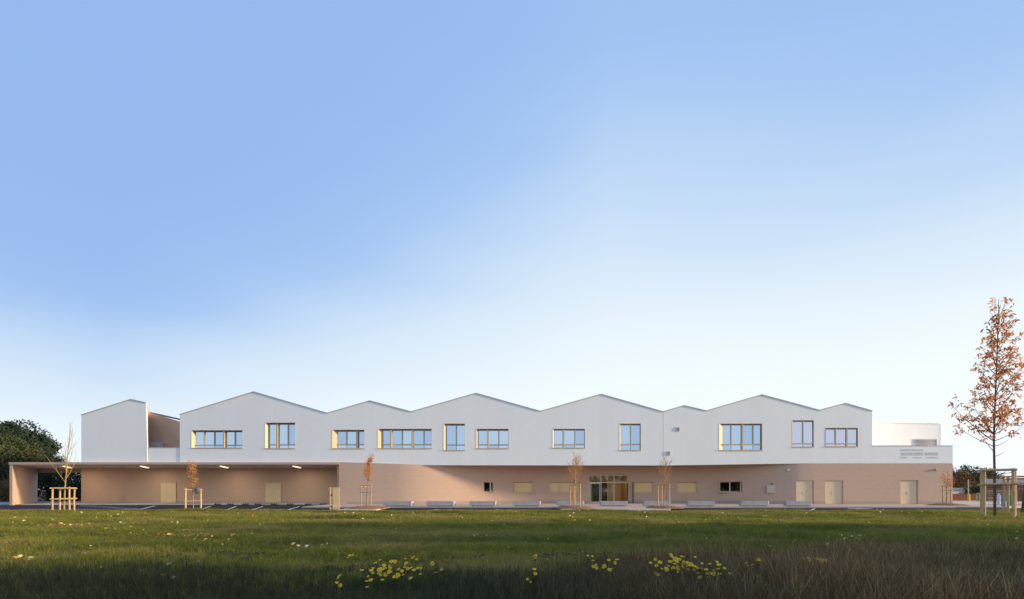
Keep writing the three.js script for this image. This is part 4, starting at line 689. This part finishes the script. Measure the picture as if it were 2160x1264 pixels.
{ // timber shed with boards and a grey roof
  const z = 56, x0 = fx(2082, z), x1 = fx(2200, z), t = thing('timber_shed', 'open dark timber shed with horizontal boards and grey roof', 'shed', x0, 0, -z), w = x1 - x0, h = fy(1022, z), bm = [std(0.20, 0.13, 0.10, 0.85), std(0.27, 0.18, 0.14, 0.85), std(0.15, 0.10, 0.08, 0.85)];
  const dx = fx(2146, z) - x0;
  for (let i = 0; i < 7; i++) { const y0 = 0.12 + i * (h - 0.2) / 7, y1 = y0 + (h - 0.2) / 7 - 0.1; obj('board', box(0.05, i < 5 ? dx : w, y0, y1, -0.05, 0.02 + 0.05 * (i % 2)), bm[i % 3], t); }
  for (const x of [0, w * 0.27, dx, w - 0.1]) obj('post', rbox(x, x + 0.14, -0.05, h, -0.2, -0.052, 0.01), bm[2], t);
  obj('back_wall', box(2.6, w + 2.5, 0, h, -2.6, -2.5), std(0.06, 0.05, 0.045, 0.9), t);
  obj('roof', hexa([V(-0.4, h, 0.5), V(w + 0.4, h, 0.5), V(w + 0.4, h + 0.12, 0.5), V(-0.4, h + 0.12, 0.5)], [V(2.4, h + 0.6, -2.8), V(w + 3, h + 0.6, -2.8), V(w + 3, h + 0.72, -2.8), V(2.4, h + 0.72, -2.8)]), std(0.20, 0.185, 0.18, 0.8), t);
}

// ================================================================ TREES OUT OF FRAME
// to the right: the row whose long shadows lie on the near grass; behind the camera: the row that the low windows mirror
{
  const olive = [[0.06, 0.075, 0.025], [0.09, 0.085, 0.03], [0.12, 0.08, 0.03]];
  const where = ['behind the bench row', 'near the tall russet tree', 'close to the tall grass', 'beside the meadow edge', 'at the meadow corner', 'over the meadow corner', 'at the lawn side', 'level with the flower patch', 'farthest along the lawn'];
  [[26, 1.5, 6.4, 3.0], [30, -2.0, 6.8, 3.2], [27, 6, 6.2, 3.2], [34, -5.5, 7.2, 3.4], [40, -7.5, 8.2, 3.6], [44, 0, 8.0, 3.8], [50, -7, 8.6, 3.4], [36, -9.5, 8.6, 3.6], [43, -9, 8.8, 3.6]].forEach(([x, z, h, r], i) =>
    bigTree('shade_tree', 'bushy roadside tree beyond the right edge of the lawn, ' + where[i], 'tree', x, z, h, r, { cols: olive, clumps: 44, trunk: 0.05, per: 90, leaf: 0.4, group: 'trees right of the lawn' }));
  for (let i = 0; i < 12; i++) { const x = -34 + i * 6.8 + rr(-1.5, 1.5); bigTree('field_tree', 'autumn tree in the row across the field facing the building', 'tree', x, 30 + rr(-3, 3), rr(5.5, 8), rr(2.6, 3.4), { cols: [...olive, [0.10, 0.06, 0.03]], clumps: 30, trunk: 0.15, per: 60, leaf: 0.45, group: 'row of trees across the field' }); }
}

// ================================================================ LAWN AND MEADOW
const edgeZ = (x) => -28.3 - 0.35 * vnoise(x * 0.15 + 50, 3) - 0.12 * vnoise(x * 0.9, 8);
function lawnY(x, z) {
  const d = z - edgeZ(x), e = Math.min(1, Math.max(0, d / 1.6));
  return (LAWN + 0.10 * (vnoise(x * 0.10 + 20, z * 0.28 + 40) - 0.5) + 0.07 * (vnoise(x * 0.22 + 5, z * 0.9) - 0.5) + 0.11 * (vnoise(x * 0.42 + 15, z * 1.1 + 7) - 0.5) + 0.03 * (vnoise(x * 1.1, z * 1.7) - 0.5)) * e * (2 - e) - 0.02 * (1 - e);
}
{
  const nx = 220, nz = 150, g = new THREE.PlaneGeometry(1, 1, nx, nz); g.rotateX(-Math.PI / 2); const p = g.attributes.position;
  for (let i = 0; i < p.count; i++) { const u = p.getX(i) + 0.5, v = p.getZ(i) + 0.5, x = -75 + 150 * u, z = edgeZ(x) + (8 - edgeZ(x)) * Math.pow(v, 1.25); p.setXYZ(i, x, lawnY(x, z), z); }
  g.computeVertexNormals(); struct('lawn', g, new THREE.MeshStandardMaterial({ roughness: 1, map: speckle(0.06, 0.065, 0.022, 0.7, 0.7, 3) }));
}
function tuftGeo(n, h, spread, w, lean) {                     // one tuft: n curved blades
  const p = [], idx = []; let k = 0;
  for (let i = 0; i < n; i++) {
    const a = rr(0, 6.28), r = spread * Math.sqrt(rnd()), x = Math.cos(a) * r, z = Math.sin(a) * r, L = h * rr(0.55, 1.15), b = rr(0, 6.28), l = lean * rr(0.3, 1.3) * L, wx = Math.cos(b + 1.57) * w / 2, wz = Math.sin(b + 1.57) * w / 2, dx = Math.cos(b) * l, dz = Math.sin(b) * l;
    p.push(x - wx, -0.02, z - wz, x + wx, -0.02, z + wz, x - wx * 0.8 + dx * 0.35, L * 0.55, z - wz * 0.8 + dz * 0.35, x + wx * 0.8 + dx * 0.35, L * 0.55, z + wz * 0.8 + dz * 0.35, x + dx, L, z + dz);
    idx.push(k, k + 1, k + 3, k, k + 3, k + 2, k + 2, k + 3, k + 4); k += 5;
  }
  const g = new THREE.BufferGeometry(); g.setAttribute('position', new THREE.Float32BufferAttribute(p, 3)); g.setIndex(idx); g.computeVertexNormals(); return g;
}
M.grass = new THREE.MeshPhysicalMaterial({ color: 0xffffff, roughness: 0.9, transmission: 0.42, thickness: 0, specularIntensity: 0.4 });
M.straw = new THREE.MeshStandardMaterial({ color: 0xffffff, roughness: 0.9 });
function scatter(name, label, cat, geo, mat, spots) {         // spots: [x, z, scale, r, g, b, stretch]
  const m = new THREE.InstancedMesh(geo, mat, spots.length), o = new THREE.Object3D(), c = new THREE.Color();
  spots.forEach(([x, z, s, r, g, b, st = 1], i) => { o.position.set(x, lawnY(x, z), z); o.rotation.set(0, rnd() * 6.28, 0); o.scale.set(s, s * st, s); o.updateMatrix(); m.setMatrixAt(i, o.matrix); m.setColorAt(i, c.setRGB(r, g, b)); });
  m.name = numbered(name); m.castShadow = m.receiveShadow = true; scene.add(m); return tag(m, label, cat, null, 'stuff');
}
const inView = (x, z) => Math.abs(x) < 1.116 * -z + 1.5;
{ // mown grass
  const spots = [[], [], []];
  const N = 210000;
  for (let i = 0; i < N; i++) {
    const v = rnd(), z = -4.4 - 24.2 * Math.pow(v, 1.15), half = 1.116 * -z + 1.5, x = rr(-half, half); if (z < edgeZ(x) + 0.1) continue; if (z > -7.2 && rnd() < 0.6) continue;
    const patch = vnoise(x * 0.25 + 9, z * 0.7 + 3), fine = vnoise(x * 1.3 + 80, z * 2.1), dry = Math.max(0, vnoise(x * 0.35 + 31, z * 0.8 + 17) - 0.55) * 1.8;
    let r = 0.14 + 0.12 * patch + 0.05 * fine, g = 0.165 + 0.09 * patch + 0.05 * fine, b = 0.028 + 0.012 * patch; const k = Math.min(0.8, dry + (rnd() < 0.12 ? 0.5 : 0));
    r += (0.40 - r) * k; g += (0.31 - g) * k; b += (0.11 - b) * k; const q = rr(0.75, 1.25);
    spots[i % 3].push([x, z, rr(0.7, 1.25) * (0.55 + 1.0 * Math.pow(vnoise(x * 0.55, z * 1.1), 1.5) + 0.35 * vnoise(x * 2.2, z * 2.6)) * (-z > 12 ? 1.15 : 1), r * q, g * q, b * q, rr(0.7, 1.3)]);
  }
  spots.forEach((s, i) => scatter('lawn_grass', 'short green and straw-tinged grass of the open lawn', 'grass', tuftGeo(9, 0.075, 0.075, 0.008, 0.55), M.grass, s));
}
{ // rough meadow in front: taller stalks, brown on the right
  const A = [], B = [], C = [];
  for (let i = 0; i < 84000; i++) {
    const z = rr(-8.6, -3.2), x = rr(-11, 11); if (!inView(x, z)) continue;
    const right = 1 / (1 + Math.exp(-(x - 0.8) / 1.1)), n = vnoise(x * 0.6 + 3, z * 0.8 + 9), lim = -5.2 - 1.1 * right - 1.0 * vnoise(x * 0.7 + 60, 4), dens = z > lim ? 1 : Math.max(0, 0.35 - 0.35 * (lim - z) / 1.8); if (rnd() > dens) continue;
    const brown = Math.min(1, Math.max(0, right * 0.85 + 0.5 * (n - 0.5))), q = rr(0.7, 1.3), tall = (0.55 + 0.6 * right) * rr(0.7, 1.2) * (0.8 + 0.4 * n);
    const lite = rnd() < 0.15 ? 2.4 : 1, r = (0.038 + 0.17 * brown) * lite, g = (0.042 + 0.085 * brown) * lite, b = (0.015 + 0.034 * brown) * lite;
    (rnd() < 0.5 ? A : B).push([x, z, tall, r * q, g * q, b * q, 1]);
  }
  scatter('meadow_grass', 'tall brownish uncut grass along the front of the lawn', 'grass', tuftGeo(7, 0.36, 0.07, 0.008, 0.4), M.straw, A);
  scatter('meadow_grass', 'tall seed-stalk grass among the uncut meadow', 'grass', tuftGeo(5, 0.42, 0.06, 0.0065, 0.55), M.straw, B);
  for (let i = 0; i < 14000; i++) { const z = rr(-9.2, -3.3), x = rr(-11, 11); if (!inView(x, z) || vnoise(x * 0.8, z * 0.9 + 30) < 0.42) continue; const q = rr(0.6, 1.3); C.push([x, z, rr(0.6, 1.3), 0.045 * q, 0.062 * q, 0.022 * q, rr(0.5, 1)]); }
  // broad-leaved weeds between the stalks
  const L = leafQuads(); for (let i = 0; i < 8; i++) { const a = i * 2.4; addLeaf(L, V(0, 0.01, 0), V(Math.cos(a), rr(0.3, 1.1), Math.sin(a)), rr(0.07, 0.13), rr(0.02, 0.04), [1, 1, 1]); } const wg = leafGeo(L); wg.deleteAttribute('color');
  scatter('meadow_weeds', 'small broad-leaved weeds between the meadow stalks', 'weeds', wg, M.straw, C);
}
{ // fallen leaves and tiny daisies on the lawn
  const L = leafQuads(); addLeaf(L, V(-0.04, 0.02, 0), V(1, 0.25, 0.1), 0.09, 0.055, [1, 1, 1]); const g = leafGeo(L); g.deleteAttribute('color'); g.translate(0, 0.055, 0); const S = [];
  const cols = [[0.62, 0.42, 0.08], [0.7, 0.55, 0.2], [0.75, 0.68, 0.45], [0.55, 0.25, 0.06], [0.6, 0.6, 0.3]];
  const px2 = (px, py) => { const z = (EYE - LAWN - 0.06) * F / (py - HORIZON); return [fx(px, z), -z]; };
  for (const [px, py, n, sp] of [[75, 1106, 26, 0.5], [123, 1109, 24, 0.45], [143, 1112, 14, 0.3], [330, 1126, 22, 0.4], [345, 1134, 14, 0.3], [372, 1128, 18, 0.35], [425, 1134, 26, 0.5], [460, 1140, 18, 0.3], [245, 1117, 6, 0.3], [45, 1176, 8, 0.2], [170, 1178, 8, 0.2], [1785, 1132, 12, 0.3], [1812, 1130, 8, 0.2], [1825, 1110, 20, 0.6], [1940, 1152, 10, 0.3], [1760, 1152, 6, 0.2], [2150, 1120, 14, 0.4], [640, 1118, 8, 0.3], [654, 1152, 6, 0.3]]) for (let i = 0; i < n; i++) { const [x, z] = px2(px, py); S.push([x + gauss() * sp, z + gauss() * sp * 0.6, rr(0.6, 1.15), ...pick(py < 1150 && px < 500 ? [cols[0], cols[3], cols[3], cols[0], cols[1]] : cols), 1]); }
  for (let i = 0; i < 560; i++) { const z = -rr(6, 27.5), half = 1.1 * -z, x = rr(-half, half), c = pick(cols.slice(1)); S.push([x, z, rr(0.5, 1.2) * (-z > 15 ? 1.2 : 0.8), ...c, 1]); }
  scatter('fallen_leaves', 'scattered yellow and pale fallen leaves lying on the grass', 'leaves', g, M.straw, S);
}
// yellow meadow flowers: each plant a thing
M.petal = std(0.92, 0.64, 0.02, 0.7); M.stem = std(0.07, 0.10, 0.03, 0.8); M.disc = std(0.55, 0.28, 0.02, 0.8);
function headGeo(r) { const gs = []; for (let i = 0; i < 8; i++) { const g = new THREE.SphereGeometry(1, 6, 4); g.scale(r * 0.5, r * 0.12, r * 0.24); g.rotateZ(0.3); g.translate(r * 0.6, r * 0.1, 0); g.rotateY(i * 0.785); gs.push(g); } return merge(gs); }
const HG = headGeo(0.02), DG = (() => { const g = new THREE.SphereGeometry(0.0085, 8, 5); g.scale(1, 0.6, 1); g.translate(0, 0.003, 0); return g; })();
const FL = [[783, 1207, 4, 'at the left end of the big yellow patch'], [800, 1196, 7, 'in the thick of the big yellow patch'], [818, 1205, 6, 'in the middle of the big yellow patch'], [826, 1195, 6, 'at the back of the big yellow patch'], [845, 1203, 4, 'toward the right of the big yellow patch'], [858, 1213, 4, 'at the right end of the big yellow patch'], [802, 1222, 3, 'just below the big yellow patch'], [715, 1229, 2, 'standing alone left of the big yellow patch'], [914, 1203, 2, 'standing alone right of the big yellow patch'], [871, 1168, 3, 'orange-tinted behind the big yellow patch'], [738, 1166, 3, 'thin and pale behind the patch'], [1116, 1217, 2, 'single bloom in the middle of the meadow'], [1130, 1168, 2, 'single bloom on the short grass'], [1255, 1181, 5, 'tight bunch at the meadow edge'], [1285, 1197, 5, 'tight bunch beside another bunch'], [1396, 1200, 5, 'at the left of the long yellow drift'], [1420, 1189, 6, 'at the top of the long yellow drift'], [1438, 1196, 5, 'inside the long yellow drift'], [1452, 1198, 5, 'near the end of the long yellow drift'], [1485, 1203, 3, 'trailing the long yellow drift'], [1508, 1209, 6, 'thick bunch after the long drift'], [1591, 1203, 3, 'small bunch on a bent stalk'], [1702, 1195, 2, 'next to the thick bunch in the brown grass'], [1720, 1197, 7, 'thick bunch in the brown grass'], [1826, 1163, 3, 'low bunch on the short grass behind the brown grass']];
for (const [px, py, n, w] of FL) {
  const hgt = py < 1175 ? 0.16 : px > 1200 ? 0.38 : 0.32, z = (EYE - LAWN - hgt) * F / (py - HORIZON), x = fx(px, z), y = lawnY(x, -z), t = thing('yellow_flower', 'yellow wild flower plant ' + w, 'flower', x, y, -z, 0, 'yellow meadow flowers');
  const st = [], lv = leafQuads();
  for (let i = 0; i < n * (px > 1350 ? 2.4 : 1.6); i++) {
    const a = rr(0, 6.28), q = V(Math.cos(a) * rr(0, 0.17), hgt * rr(0.7, 1.25), Math.sin(a) * rr(0, 0.12)), p = path([V(0, -0.02, 0), V(q.x * 0.3, q.y * 0.6, q.z * 0.3), q], 0.0022, 0.0014, 4); st.push(p);
    const tilt = V(rr(-0.5, 0.5), 0, rr(0.2, 0.9)), sc = rr(0.7, 1.4), h = mesh('flower_head', HG, M.petal, t); h.position.copy(q); h.rotation.set(tilt.z, rnd() * 6, tilt.x); h.scale.setScalar(sc); const d = mesh('disc', DG, M.disc, h);
  }
  for (let i = 0; i < 6; i++) addLeaf(lv, V(0, hgt * rr(0.05, 0.5), 0), V(gauss(), 0.5, gauss()), 0.07, 0.018, [0.06, 0.09, 0.03]);
  obj('stems', st, M.stem, t); mesh('leaves', leafGeo(lv), M.leafDark, t, 'stuff');
}

renderer.render(scene, camera);
